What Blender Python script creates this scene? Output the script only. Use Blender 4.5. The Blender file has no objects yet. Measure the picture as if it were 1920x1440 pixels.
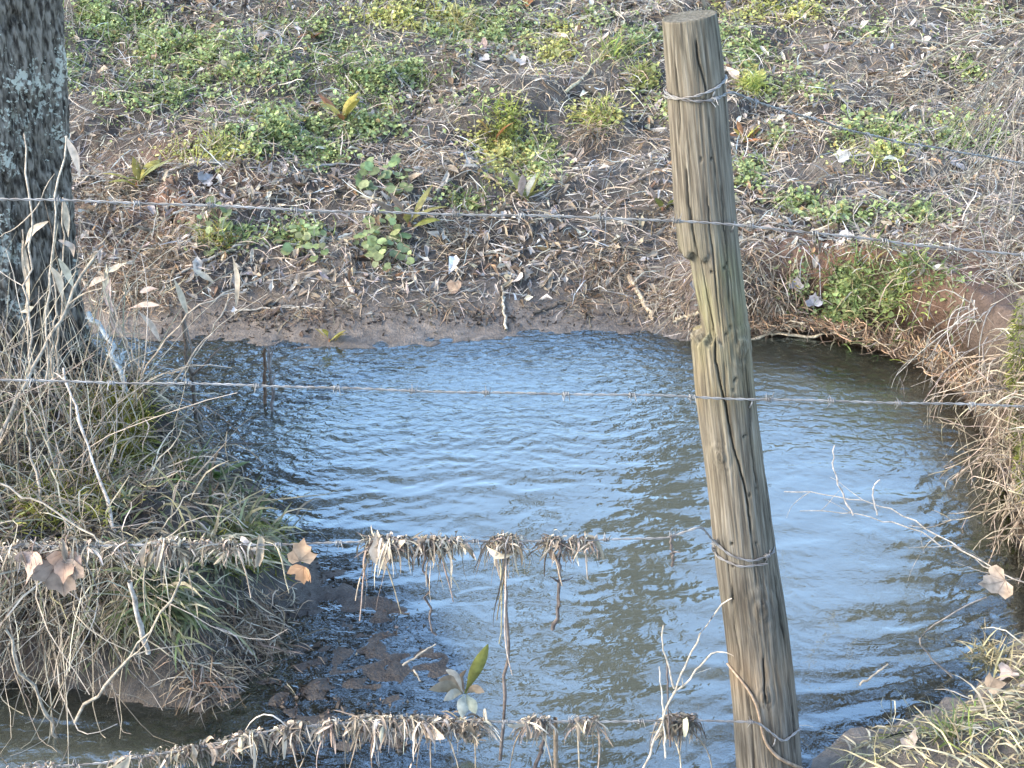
import bpy, math, random
import numpy as np
from mathutils import Matrix, Vector
R = math.radians
rng = np.random.default_rng(7)
random.seed(7)
SC = bpy.context.scene
COL = SC.collection

# ------------------------------------------------------------------ camera
CAM_H, PITCH, FPX = 2.1, R(27.0), 2600.0
cam = bpy.data.cameras.new('camera'); camo = bpy.data.objects.new('camera', cam); COL.objects.link(camo)
cam.sensor_width = 36.0; cam.lens = FPX / 1920 * 36.0
cam.clip_start = 0.05; cam.clip_end = 600
camo.location = (0, 0, CAM_H); camo.rotation_euler = (math.pi/2 - PITCH, 0, 0)
SC.camera = camo
# ------------------------------------------------------------------ world, sun, exposure
SUN_EL, SUN_AZ = R(30), R(-105)          # azimuth measured from +y (ahead) towards +x; the sun is to the left, a little behind
w = bpy.data.worlds.new('World'); SC.world = w; w.use_nodes = True
nt = w.node_tree; nt.nodes.clear()
sky = nt.nodes.new('ShaderNodeTexSky'); sky.sky_type = 'NISHITA'; sky.sun_disc = False
sky.sun_elevation = SUN_EL; sky.sun_rotation = SUN_AZ
sky.air_density = 1.0; sky.dust_density = 1.0; sky.ozone_density = 1.0
bg = nt.nodes.new('ShaderNodeBackground'); bg.inputs[1].default_value = 0.15
wo = nt.nodes.new('ShaderNodeOutputWorld')
nt.links.new(sky.outputs[0], bg.inputs[0]); nt.links.new(bg.outputs[0], wo.inputs[0])
sl = bpy.data.lights.new('sun', 'SUN'); sl.energy = 1.15; sl.angle = R(35); sl.color = (1.0, 0.83, 0.60)
so = bpy.data.objects.new('sun', sl); COL.objects.link(so)
sdir = Vector((math.sin(SUN_AZ)*math.cos(SUN_EL), math.cos(SUN_AZ)*math.cos(SUN_EL), math.sin(SUN_EL)))
so.rotation_euler = sdir.to_track_quat('Z', 'Y').to_euler(); so.location = (-6, 3, 8)
SC.view_settings.view_transform = 'Standard'; SC.view_settings.look = 'None'
SC.view_settings.gamma = 1.0; SC.view_settings.exposure = 2.58
SC.view_settings.use_curve_mapping = False
SC.render.engine = 'CYCLES'
SC.cycles.use_denoising = True
SC.cycles.max_bounces = 8; SC.cycles.transparent_max_bounces = 12

# ------------------------------------------------------------------ pixel -> place helpers
cp, sp = math.cos(PITCH), math.sin(PITCH)
CAM = np.array([0, 0, CAM_H])
def ray(u, v):
    u = np.asarray(u, float); v = np.asarray(v, float)
    a = (u-960)/FPX; b = (720-v)/FPX
    d = np.stack([a, cp + b*sp, -sp + b*cp], -1)
    return d
def on_z(u, v, z=0.0):
    d = ray(u, v); t = (z-CAM_H)/d[..., 2]
    return CAM + d*t[..., None]
def on_y(u, v, y):
    d = ray(u, v); t = np.asarray(y)/d[..., 1]
    return CAM + d*t[..., None]

# ------------------------------------------------------------------ noise
def _hash(ix, iy, s):
    h = (ix.astype(np.int64)*374761393 + iy.astype(np.int64)*668265263 + s*974634777) & 0x7fffffff
    h = ((h ^ (h >> 13))*1274126177) & 0x7fffffff
    return ((h ^ (h >> 16)) & 0xffff)/65535.0
def vnoise(x, y, s=0):
    x = np.asarray(x, float); y = np.asarray(y, float)
    ix = np.floor(x); iy = np.floor(y); fx = x-ix; fy = y-iy
    fx = fx*fx*fx*(fx*(fx*6-15)+10); fy = fy*fy*fy*(fy*(fy*6-15)+10)
    a = _hash(ix, iy, s); b = _hash(ix+1, iy, s); c = _hash(ix, iy+1, s); d = _hash(ix+1, iy+1, s)
    return (a*(1-fx)+b*fx)*(1-fy) + (c*(1-fx)+d*fx)*fy
def fbm(x, y, o=4, s=0):
    r = 0; a = 0.5; t = 0
    for i in range(o):
        c, n = math.cos(0.7*i), math.sin(0.7*i)
        r = r + a*vnoise((x*c-y*n)*2**i, (x*n+y*c)*2**i, s+i); t += a; a *= 0.5
    return r/t - 0.5
def sstep(x): x = np.clip(x, 0, 1); return x*x*(3-2*x)

# ------------------------------------------------------------------ mesh helpers
def mesh_data(name, V, F, mat, col=None, smooth=False, fl=None):
    V = np.asarray(V, np.float32).reshape(-1, 3); F = np.asarray(F, np.int32)
    me = bpy.data.meshes.new(name)
    n = F.shape[1]; me.vertices.add(len(V)); me.vertices.foreach_set('co', V.ravel())
    me.loops.add(F.size); me.loops.foreach_set('vertex_index', F.ravel())
    me.polygons.add(len(F)); me.polygons.foreach_set('loop_start', np.arange(0, F.size, n, dtype=np.int32))
    me.polygons.foreach_set('use_smooth', np.full(len(F), smooth, bool))
    me.update(calc_edges=True)
    if col is not None:
        col = np.asarray(col, np.float32)
        if col.ndim == 1: col = np.tile(col, (len(V), 1))
        c4 = np.concatenate([col, np.ones((len(V), 1), np.float32)], 1)
        at = me.attributes.new('Col', 'FLOAT_COLOR', 'POINT'); at.data.foreach_set('color', c4.ravel())
    if fl:
        for k, a in fl.items():
            at = me.attributes.new(k, 'FLOAT', 'POINT'); at.data.foreach_set('value', np.asarray(a, np.float32).ravel())
    me.materials.append(mat)
    return me
def tag(o, label=None, cat=None, group=None, kind=None):
    if label: o['label'] = label
    if cat: o['category'] = cat
    if group: o['group'] = group
    if kind: o['kind'] = kind
    return o
def obj(name, V, F, mat, col=None, parent=None, smooth=False, fl=None):
    V = np.asarray(V, float).reshape(-1, 3)
    if parent is not None:
        loc = np.array(parent['_loc']) if '_loc' in parent else np.zeros(3); V = V - loc
    o = bpy.data.objects.new(name, mesh_data(name, V, F, mat, col, smooth, fl)); COL.objects.link(o)
    if parent is not None: o.parent = parent
    return o
def thing(name, label, cat, loc, group=None):
    o = bpy.data.objects.new(name, None); COL.objects.link(o)
    o.empty_display_size = 0.05; o.location = tuple(float(c) for c in loc); o['_loc'] = [float(c) for c in loc]
    return tag(o, label, cat, group)
def link(name, me, parent=None, loc=None, M=None):
    o = bpy.data.objects.new(name, me); COL.objects.link(o)
    if parent is not None: o.parent = parent
    if M is not None: o.matrix_local = M
    elif loc is not None: o.location = loc
    return o
def norm(a): return a/np.maximum(np.linalg.norm(a, axis=-1, keepdims=True), 1e-9)

def ribbons(P, W, col, side=None, bend=0.0):
    """P (N,K,3) centre lines, W (N,K) half widths, col (N,3) -> V,F,C   (bend lifts the mid rib: 3 verts across)"""
    N, K, _ = P.shape
    T = norm(np.gradient(P, axis=1))
    if side is None: side = norm(rng.normal(size=(N, 1, 3)))
    S = norm(np.cross(T, np.broadcast_to(side, P.shape)))
    if bend:
        Nn = np.cross(S, T)
        V = np.stack([P-S*W[..., None], P-Nn*(W*bend)[..., None], P+S*W[..., None]], 2); m = 3
    else:
        V = np.stack([P-S*W[..., None], P+S*W[..., None]], 2); m = 2
    base = (np.arange(N)*K*m)[:, None, None]; k = (np.arange(K-1)*m)[None, :, None]; j = np.arange(m-1)[None, None, :]
    a = base+k+j
    F = np.stack([a, a+1, a+m+1, a+m], -1).reshape(-1, 4)
    C = np.repeat(col, K*m, axis=0)
    return V.reshape(-1, 3), F, C
def tubes(P, Rr, col=None, n=5, cap=False):
    N, K, _ = P.shape
    T = norm(np.gradient(P, axis=1))
    ref = np.where(np.abs(T[..., 2:3]) > 0.9, np.array([1., 0, 0]), np.array([0, 0, 1.]))
    A = norm(np.cross(T, ref)); B = np.cross(T, A)
    th = np.arange(n)/n*2*np.pi
    V = P[:, :, None] + Rr[:, :, None, None]*(np.cos(th)[:, None]*A[:, :, None] + np.sin(th)[:, None]*B[:, :, None])
    base = (np.arange(N)*K*n)[:, None, None]; k = (np.arange(K-1)*n)[None, :, None]
    j = np.arange(n)[None, None, :]; j2 = (j+1) % n
    F = np.stack([base+k+j, base+k+j2, base+k+n+j2, base+k+n+j], -1).reshape(-1, 4)
    C = None if col is None else np.repeat(col, K*n, axis=0)
    return V.reshape(-1, 3), F, C
def cat(parts):
    Vs, Fs, Cs, o = [], [], [], 0
    for V, F, C in parts:
        Vs.append(V); Fs.append(F+o); Cs.append(C); o += len(V)
    return np.concatenate(Vs), np.concatenate(Fs), np.concatenate(Cs)
def strands(P0, D, L, K=6, droop=1.0, curl=0.3, zmin=None):
    """grow N strands from P0 along D, bending down with droop and wandering with curl"""
    N = len(P0); P = np.zeros((N, K, 3)); P[:, 0] = P0; d = norm(D); wv = rng.normal(size=(N, 3))*curl
    for k in range(1, K):
        wv = 0.6*wv + rng.normal(size=(N, 3))*curl*0.6
        d = norm(d + wv/K*2 + np.array([0, 0, -1.0])*np.reshape(droop, (-1, 1))/K)
        P[:, k] = P[:, k-1] + d*(L/(K-1))[:, None]
    return P
def resample(pts, n):
    pts = np.asarray(pts, float); s = np.r_[0, np.cumsum(np.linalg.norm(np.diff(pts, axis=0), axis=1))]
    t = np.linspace(0, s[-1], n)
    return np.stack([np.interp(t, s, pts[:, i]) for i in range(pts.shape[1])], 1)
def smooth_line(pts, n, it=3):
    p = resample(pts, n)
    for _ in range(it): p[1:-1] = 0.25*p[:-2]+0.5*p[1:-1]+0.25*p[2:]
    return p
def vary(c, N, amt=0.25, hue=0.035):
    c = np.asarray(c, float)
    return np.clip(c[None]*(1+rng.normal(size=(N, 1))*amt)*(1+rng.normal(size=(N, 3))*hue), 0.008, 0.75)
def pick(cols, N, p=None, amt=0.28, hue=0.03):
    cols = np.asarray(cols, float); i = rng.choice(len(cols), N, p=p)
    return np.clip(cols[i]*(1+rng.normal(size=(N, 1))*amt)*(1+rng.normal(size=(N, 3))*hue), 0.008, 0.75)

# ------------------------------------------------------------------ materials
def M_new(name):
    m = bpy.data.materials.new(name); m.use_nodes = True; m.node_tree.nodes.clear()
    return m, m.node_tree.nodes, m.node_tree.links
def mat_foliage(name, rough=0.6, trans=0.25, spec=0.3, nscale=60, nvar=0.35):
    m, n, l = M_new(name)
    at = n.new('ShaderNodeAttribute'); at.attribute_name = 'Col'
    tc = n.new('ShaderNodeTexCoord'); nz = n.new('ShaderNodeTexNoise'); nz.inputs['Scale'].default_value = nscale; nz.inputs['Detail'].default_value = 3
    l.new(tc.outputs['Object'], nz.inputs['Vector'])
    mr = n.new('ShaderNodeMapRange'); mr.inputs['From Min'].default_value = .3; mr.inputs['From Max'].default_value = .7
    mr.inputs['To Min'].default_value = 1-nvar; mr.inputs['To Max'].default_value = 1+nvar
    l.new(nz.outputs['Fac'], mr.inputs['Value'])
    mx = n.new('ShaderNodeVectorMath'); mx.operation = 'SCALE'
    l.new(at.outputs['Color'], mx.inputs[0]); l.new(mr.outputs[0], mx.inputs['Scale'])
    b = n.new('ShaderNodeBsdfPrincipled'); b.inputs['Roughness'].default_value = rough; b.inputs['Specular IOR Level'].default_value = spec
    l.new(mx.outputs[0], b.inputs['Base Color'])
    out = n.new('ShaderNodeOutputMaterial')
    if trans > 0:
        t = n.new('ShaderNodeBsdfTranslucent'); l.new(mx.outputs[0], t.inputs['Color'])
        s = n.new('ShaderNodeMixShader'); s.inputs[0].default_value = trans
        l.new(b.outputs[0], s.inputs[1]); l.new(t.outputs[0], s.inputs[2]); l.new(s.outputs[0], out.inputs[0])
    else: l.new(b.outputs[0], out.inputs[0])
    return m
M_leaf = mat_foliage('dry_leaf', .65, .2, .3, 45)
M_green = mat_foliage('green_leaf', .5, .3, .35, 50)
M_straw = mat_foliage('straw', .6, .15, .3, 30)
M_twig = mat_foliage('twig_bark', .75, 0, .25, 80, .45)
M_wire = None

def mat_ground():
    m, n, l = M_new('bank_soil')
    at = n.new('ShaderNodeAttribute'); at.attribute_name = 'Col'
    wt = n.new('ShaderNodeAttribute'); wt.attribute_name = 'Wet'
    tc = n.new('ShaderNodeTexCoord')
    n1 = n.new('ShaderNodeTexNoise'); n1.inputs['Scale'].default_value = 28; n1.inputs['Detail'].default_value = 8; n1.inputs['Roughness'].default_value = .65
    n2 = n.new('ShaderNodeTexNoise'); n2.inputs['Scale'].default_value = 140; n2.inputs['Detail'].default_value = 4
    l.new(tc.outputs['Object'], n1.inputs['Vector']); l.new(tc.outputs['Object'], n2.inputs['Vector'])
    mr = n.new('ShaderNodeMapRange'); mr.inputs['From Min'].default_value = .3; mr.inputs['From Max'].default_value = .72
    mr.inputs['To Min'].default_value = .55; mr.inputs['To Max'].default_value = 1.5; l.new(n1.outputs['Fac'], mr.inputs['Value'])
    sc = n.new('ShaderNodeVectorMath'); sc.operation = 'SCALE'; l.new(at.outputs['Color'], sc.inputs[0]); l.new(mr.outputs[0], sc.inputs['Scale'])
    dk = n.new('ShaderNodeMapRange'); dk.inputs['To Min'].default_value = 1.0; dk.inputs['To Max'].default_value = .8; l.new(wt.outputs['Fac'], dk.inputs['Value'])
    sc2 = n.new('ShaderNodeVectorMath'); sc2.operation = 'SCALE'; l.new(sc.outputs[0], sc2.inputs[0]); l.new(dk.outputs[0], sc2.inputs['Scale'])
    b = n.new('ShaderNodeBsdfPrincipled'); l.new(sc2.outputs[0], b.inputs['Base Color'])
    rr = n.new('ShaderNodeMapRange'); rr.inputs['To Min'].default_value = .92; rr.inputs['To Max'].default_value = .34; l.new(wt.outputs['Fac'], rr.inputs['Value'])
    l.new(rr.outputs[0], b.inputs['Roughness']); b.inputs['Specular IOR Level'].default_value = .4
    ad = n.new('ShaderNodeMath'); ad.operation = 'ADD'; l.new(n1.outputs['Fac'], ad.inputs[0])
    mu = n.new('ShaderNodeMath'); mu.operation = 'MULTIPLY'; mu.inputs[1].default_value = .35; l.new(n2.outputs['Fac'], mu.inputs[0]); l.new(mu.outputs[0], ad.inputs[1])
    bp = n.new('ShaderNodeBump'); bp.inputs['Strength'].default_value = .9; bp.inputs['Distance'].default_value = .02; l.new(ad.outputs[0], bp.inputs['Height'])
    l.new(bp.outputs[0], b.inputs['Normal'])
    o = n.new('ShaderNodeOutputMaterial'); l.new(b.outputs[0], o.inputs[0])
    return m
def mat_water():
    m, n, l = M_new('creek_water')
    mk = n.new('ShaderNodeAttribute'); mk.attribute_name = 'Murk'
    tr = n.new('ShaderNodeBsdfTransparent'); tr.inputs[0].default_value = (.80, .74, .62, 1)
    df = n.new('ShaderNodeBsdfDiffuse'); df.inputs[0].default_value = (.092, .098, .074, 1)
    mx = n.new('ShaderNodeMixShader'); l.new(mk.outputs['Fac'], mx.inputs[0]); l.new(tr.outputs[0], mx.inputs[1]); l.new(df.outputs[0], mx.inputs[2])
    tc = n.new('ShaderNodeTexCoord'); mp = n.new('ShaderNodeMapping'); mp.inputs['Scale'].default_value = (26, 40, 1); mp.inputs['Rotation'].default_value = (0, 0, .3)
    nz = n.new('ShaderNodeTexNoise'); nz.inputs['Scale'].default_value = 1; nz.inputs['Detail'].default_value = 3; nz.inputs['Distortion'].default_value = .6
    l.new(tc.outputs['Object'], mp.inputs[0]); l.new(mp.outputs[0], nz.inputs['Vector'])
    ch = n.new('ShaderNodeAttribute'); ch.attribute_name = 'Chop'
    hm = n.new('ShaderNodeMath'); hm.operation = 'MULTIPLY'; l.new(nz.outputs['Fac'], hm.inputs[0]); l.new(ch.outputs['Fac'], hm.inputs[1])
    bp = n.new('ShaderNodeBump'); bp.inputs['Strength'].default_value = 1; bp.inputs['Distance'].default_value = .006; l.new(hm.outputs[0], bp.inputs['Height'])
    gl = n.new('ShaderNodeBsdfGlossy'); gl.inputs['Roughness'].default_value = .03; gl.inputs[0].default_value = (.86, .97, 1, 1)
    fr = n.new('ShaderNodeFresnel'); fr.inputs['IOR'].default_value = 3.0
    for x in (gl, fr): l.new(bp.outputs[0], x.inputs['Normal'])
    m2 = n.new('ShaderNodeMixShader'); l.new(fr.outputs[0], m2.inputs[0]); l.new(mx.outputs[0], m2.inputs[1]); l.new(gl.outputs[0], m2.inputs[2])
    o = n.new('ShaderNodeOutputMaterial'); l.new(m2.outputs[0], o.inputs[0])
    return m
def ramp(n, stops):
    r = n.new('ShaderNodeValToRGB'); e = r.color_ramp.elements
    while len(e) < len(stops): e.new(.5)
    for x, (p, c) in zip(e, stops): x.position = p; x.color = (*c, 1)
    return r
def mat_wood():
    m, n, l = M_new('weathered_post_wood')
    tc = n.new('ShaderNodeTexCoord')
    mp = n.new('ShaderNodeMapping'); mp.inputs['Scale'].default_value = (170, 170, 6); l.new(tc.outputs['Object'], mp.inputs[0])
    g = n.new('ShaderNodeTexNoise'); g.inputs['Scale'].default_value = 1; g.inputs['Detail'].default_value = 7; g.inputs['Roughness'].default_value = .65; g.inputs['Distortion'].default_value = .15
    l.new(mp.outputs[0], g.inputs['Vector'])
    mp2 = n.new('ShaderNodeMapping'); mp2.inputs['Scale'].default_value = (9, 9, 2.5); l.new(tc.outputs['Object'], mp2.inputs[0])
    g2 = n.new('ShaderNodeTexNoise'); g2.inputs['Scale'].default_value = 1; g2.inputs['Detail'].default_value = 5; l.new(mp2.outputs[0], g2.inputs['Vector'])
    r1 = ramp(n, [(.34, (.035, .030, .025)), (.45, (.095, .082, .062)), (.54, (.165, .147, .115)), (.68, (.27, .248, .205))]); l.new(g.outputs['Fac'], r1.inputs[0])
    r2 = ramp(n, [(.3, (.075, .074, .052)), (.5, (.135, .120, .096)), (.7, (.095, .096, .09))]); l.new(g2.outputs['Fac'], r2.inputs[0])
    mx = n.new('ShaderNodeMix'); mx.data_type = 'RGBA'; mx.inputs[0].default_value = .28; l.new(r1.outputs[0], mx.inputs[6]); l.new(r2.outputs[0], mx.inputs[7])
    cr = n.new('ShaderNodeAttribute'); cr.attribute_name = 'Col'
    ml = n.new('ShaderNodeMix'); ml.data_type = 'RGBA'; ml.blend_type = 'MULTIPLY'; ml.inputs[0].default_value = 1; l.new(mx.outputs[2], ml.inputs[6]); l.new(cr.outputs['Color'], ml.inputs[7])
    b = n.new('ShaderNodeBsdfPrincipled'); l.new(ml.outputs[2], b.inputs['Base Color']); b.inputs['Roughness'].default_value = .85; b.inputs['Specular IOR Level'].default_value = .2
    bp = n.new('ShaderNodeBump'); bp.inputs['Strength'].default_value = 1.0; bp.inputs['Distance'].default_value = .004; l.new(g.outputs['Fac'], bp.inputs['Height']); l.new(bp.outputs[0], b.inputs['Normal'])
    o = n.new('ShaderNodeOutputMaterial'); l.new(b.outputs[0], o.inputs[0])
    return m
def mat_bark():
    m, n, l = M_new('lichened_bark')
    tc = n.new('ShaderNodeTexCoord')
    mp = n.new('ShaderNodeMapping'); mp.inputs['Scale'].default_value = (95, 95, 30); l.new(tc.outputs['Object'], mp.inputs[0])
    g = n.new('ShaderNodeTexNoise'); g.inputs['Scale'].default_value = 1; g.inputs['Detail'].default_value = 6; l.new(mp.outputs[0], g.inputs['Vector'])
    r1 = ramp(n, [(.36, (.026, .022, .018)), (.48, (.090, .080, .066)), (.60, (.19, .172, .145))]); l.new(g.outputs['Fac'], r1.inputs[0])
    # lichen: blotches broken into small pale flakes
    big = n.new('ShaderNodeTexNoise'); big.inputs['Scale'].default_value = 7; big.inputs['Detail'].default_value = 3; l.new(tc.outputs['Object'], big.inputs['Vector'])
    sm = n.new('ShaderNodeTexNoise'); sm.inputs['Scale'].default_value = 80; sm.inputs['Detail'].default_value = 4; sm.inputs['Roughness'].default_value = .6; l.new(tc.outputs['Object'], sm.inputs['Vector'])
    a = n.new('ShaderNodeMath'); a.operation = 'MULTIPLY_ADD'; l.new(big.outputs['Fac'], a.inputs[0]); a.inputs[1].default_value = 1.3; l.new(sm.outputs['Fac'], a.inputs[2])
    mr = n.new('ShaderNodeMapRange'); mr.inputs['From Min'].default_value = 1.265; mr.inputs['From Max'].default_value = 1.31; l.new(a.outputs[0], mr.inputs['Value'])
    mx = n.new('ShaderNodeMix'); mx.data_type = 'RGBA'; l.new(mr.outputs[0], mx.inputs[0]); l.new(r1.outputs[0], mx.inputs[6]); mx.inputs[7].default_value = (.36, .37, .32, 1)
    b = n.new('ShaderNodeBsdfPrincipled'); l.new(mx.outputs[2], b.inputs['Base Color']); b.inputs['Roughness'].default_value = .9; b.inputs['Specular IOR Level'].default_value = .2
    bp = n.new('ShaderNodeBump'); bp.inputs['Strength'].default_value = .9; bp.inputs['Distance'].default_value = .008; l.new(g.outputs['Fac'], bp.inputs['Height']); l.new(bp.outputs[0], b.inputs['Normal'])
    o = n.new('ShaderNodeOutputMaterial'); l.new(b.outputs[0], o.inputs[0])
    return m
def mat_wire():
    m, n, l = M_new('galvanised_wire')
    tc = n.new('ShaderNodeTexCoord'); nz = n.new('ShaderNodeTexNoise'); nz.inputs['Scale'].default_value = 25; nz.inputs['Detail'].default_value = 4; l.new(tc.outputs['Object'], nz.inputs['Vector'])
    r = ramp(n, [(.35, (.13, .12, .11)), (.55, (.23, .23, .225)), (.7, (.33, .33, .33))]); l.new(nz.outputs['Fac'], r.inputs[0])
    b = n.new('ShaderNodeBsdfPrincipled'); l.new(r.outputs[0], b.inputs['Base Color']); b.inputs['Metallic'].default_value = .35; b.inputs['Roughness'].default_value = .5
    o = n.new('ShaderNodeOutputMaterial'); l.new(b.outputs[0], o.inputs[0])
    return m
M_ground, M_water, M_wood, M_bark, M_wire = mat_ground(), mat_water(), mat_wood(), mat_bark(), mat_wire()

# ------------------------------------------------------------------ the ground: one sheet shaped by the shoreline
shore = []   # x, y, bank height, rise width, slope behind
def S_px(l, hb, wb, sl):
    for u, v in l:
        p = on_z(u, v, 0.0); shore.append((p[0], p[1], hb, wb, sl))
def S_w(l, hb, wb, sl):
    for x, y in l: shore.append((x, y, hb, wb, sl))
S_w([(-30, 9), (-7, 5.8), (-3, 4.95), (-1.9, 4.62)], .10, .4, .25)
S_px([(300, 646), (430, 640), (560, 650), (640, 656), (760, 652), (880, 642), (1000, 632), (1100, 626), (1200, 630)], .07, .34, .26)
S_px([(1290, 640)], .16, .25, .24)
S_px([(1370, 640)], .27, .12, .17)
S_px([(1460, 632), (1560, 640), (1650, 660), (1730, 690)], .30, .08, .15)
S_px([(1790, 750), (1830, 820), (1862, 900), (1885, 980), (1912, 1060), (1922, 1130)], .34, .09, .12)
S_px([(1905, 1200)], .14, .2, .12)
S_px([(1850, 1262), (1740, 1318), (1600, 1362), (1510, 1420)], .10, .2, .12)
S_w([(.63, 2.17), (.52, 2.1), (.3, 2.04), (-.2, 2.0), (-1, 1.9), (-2, 1.75), (-7, 1.3), (-30, -2)], .10, .4, .22)
S_w([(-30, 1.0), (-7, 2.3), (-2.2, 2.52)], .30, .12, .05)
S_px([(0, 1275), (100, 1290), (200, 1308), (300, 1335)], .30, .13, .05)
S_px([(380, 1345), (440, 1325), (510, 1240), (555, 1165)], .22, .24, .08)
S_px([(615, 1090), (600, 1050), (545, 1010)], .15, .24, .15)
S_px([(490, 965), (505, 915), (430, 890)], .10, .2, .25)
S_px([(370, 868), (330, 800)], .30, .14, .06)
S_w([(-1.32, 4.02), (-1.6, 4.2), (-3, 4.35), (-7, 5.0), (-30, 8)], .32, .2, .04)
shore = np.array(shore)
A = shore[:, :2]; Bp = np.roll(A, -1, 0)
def inside(x, y):
    c = np.zeros(x.shape, bool)
    for (x1, y1), (x2, y2) in zip(A, Bp):
        if y1 == y2: continue
        k = ((y1 > y) != (y2 > y)) & (x < (x2-x1)*(y-y1)/(y2-y1)+x1)
        c ^= k
    return c
def axis(a, b, step, lo, hi, g=1.18):
    core = np.arange(a, b, step); l = []; r = []; s = step; p = a
    while p > lo: s = min(s*g, 8); p -= s; l.append(p)
    s = step; p = core[-1]
    while p < hi: s = min(s*g, 8); p += s; r.append(p)
    return np.r_[l[::-1], core, r]
GX = axis(-2.5, 2.9, .020, -70, 70); GY = axis(1.6, 7.8, .020, -40, 120)
X, Y = np.meshgrid(GX, GY)
# wander the shoreline a little
Xw = X + .05*fbm(X*3.1, Y*3.1, 3, 3); Yw = Y + .05*fbm(X*3.1+9, Y*3.1, 3, 4)
dmin = np.full(X.shape, 1e9); acc = np.zeros(X.shape+(3,)); wsum = np.zeros(X.shape)
for i in range(len(A)):
    ax, ay = A[i]; bx, by = Bp[i]; ex, ey = bx-ax, by-ay; L2 = ex*ex+ey*ey
    t = np.clip(((Xw-ax)*ex+(Yw-ay)*ey)/L2, 0, 1)
    d = np.hypot(Xw-ax-t*ex, Yw-ay-t*ey); dmin = np.minimum(dmin, d)
    at = shore[i, 2:]*(1-t[..., None]) + np.roll(shore, -1, 0)[i, 2:]*t[..., None]
    wgt = 1/(d+.02)**4*min(math.sqrt(L2), 1.0); acc += at*wgt[..., None]; wsum += wgt
acc /= wsum[..., None]; hb, wb, slp = acc[..., 0], acc[..., 1], acc[..., 2]
INS = inside(Xw, Yw); d = dmin
land = hb*sstep(d/wb*0.9+.05*0) + slp*np.maximum(0, d-.25)
leftb = sstep((-.35-X)/.2)*sstep((4.5-Y)/.2)*sstep((Y-2.2)/.2)
land = land + leftb*sstep(land/.08)*(.11*fbm(X*7, Y*7, 3, 15)+.09*fbm(X*19, Y*19, 3, 16))
land = np.where(land > 1.1, 1.1+.45*(1-np.exp(-(land-1.1)/.45)), land)
rough = sstep((land-.03)/.15)
far = sstep((Y-4.6)/.5)
lump = fbm(X*1.7, Y*2.3, 2, 11)*.16 + fbm(X*4.5, Y*5.5, 3, 12)*.11 + fbm(X*14, Y*16, 3, 13)*.035
ter = np.abs(fbm(X*2.6+3, Y*3.8, 2, 17))*.16            # hoof-worn steps
land = land + rough*(lump*(.45+.55*far) - ter*far) + .022*fbm(X*17, Y*21, 4, 14)
bed = -.30*sstep(d/.65) - .012
# shoals: thin water over dark mud
def poly_mask(px, soft):
    P = np.array([on_z(u, v, 0.)[:2] for u, v in px]); m = np.zeros(X.shape, bool)
    for (x1, y1), (x2, y2) in zip(P, np.roll(P, -1, 0)):
        if y1 != y2: m ^= ((y1 > Yw) != (y2 > Yw)) & (Xw < (x2-x1)*(Yw-y1)/(y2-y1)+x1)
    dm = np.full(X.shape, 1e9)
    for (ax, ay), (bx, by) in zip(P, np.roll(P, -1, 0)):
        ex, ey = bx-ax, by-ay; t = np.clip(((Xw-ax)*ex+(Yw-ay)*ey)/(ex*ex+ey*ey), 0, 1); dm = np.minimum(dm, np.hypot(Xw-ax-t*ex, Yw-ay-t*ey))
    return sstep(.5+np.where(m, dm, -dm)/soft)
sh1 = poly_mask([(540, 1040), (720, 1060), (850, 1140), (900, 1250), (905, 1330), (880, 1480), (300, 1480), (380, 1350), (500, 1230)], .18)
sh2 = poly_mask([(240, 655), (650, 650), (760, 690), (640, 760), (520, 800), (420, 880), (330, 820)], .2)
sh3 = poly_mask([(1380, 630), (1720, 680), (1760, 740), (1600, 730), (1420, 680)], .12)
bed = bed*(1-sh1) + sh1*(-.0045 + .018*fbm(X*6, Y*9, 3, 21) + .034*fbm(X*24, Y*38, 3, 22))
bed = bed*(1-sh2) + sh2*(-.025 + .03*fbm(X*9, Y*11, 3, 23))
bed = bed*(1-sh3) + sh3*(-.022 + .03*fbm(X*8, Y*8, 3, 24))
hump = .055*np.exp(-(((X-.50)/.16)**2+((Y-2.16)/.12)**2)) + .03*np.exp(-(((X-.18)/.2)**2+((Y-2.12)/.1)**2))
Z = np.where(INS, bed, land) + hump
# far field rolls gently
Z += np.where(Y > 9, .25*fbm(X*.15, Y*.15, 3, 31)*sstep((Y-9)/8), 0)
def h_at(x, y):
    x = np.asarray(x, float); y = np.asarray(y, float)
    i = np.clip(np.searchsorted(GX, x)-1, 0, len(GX)-2); j = np.clip(np.searchsorted(GY, y)-1, 0, len(GY)-2)
    fx = np.clip((x-GX[i])/(GX[i+1]-GX[i]), 0, 1); fy = np.clip((y-GY[j])/(GY[j+1]-GY[j]), 0, 1)
    return (Z[j, i]*(1-fx)+Z[j, i+1]*fx)*(1-fy) + (Z[j+1, i]*(1-fx)+Z[j+1, i+1]*fx)*fy
def n_at(x, y, e=.04):
    gx = (h_at(x+e, y)-h_at(x-e, y))/(2*e); gy = (h_at(x, y+e)-h_at(x, y-e))/(2*e)
    return norm(np.stack([-gx, -gy, np.ones_like(gx)], -1))
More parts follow.
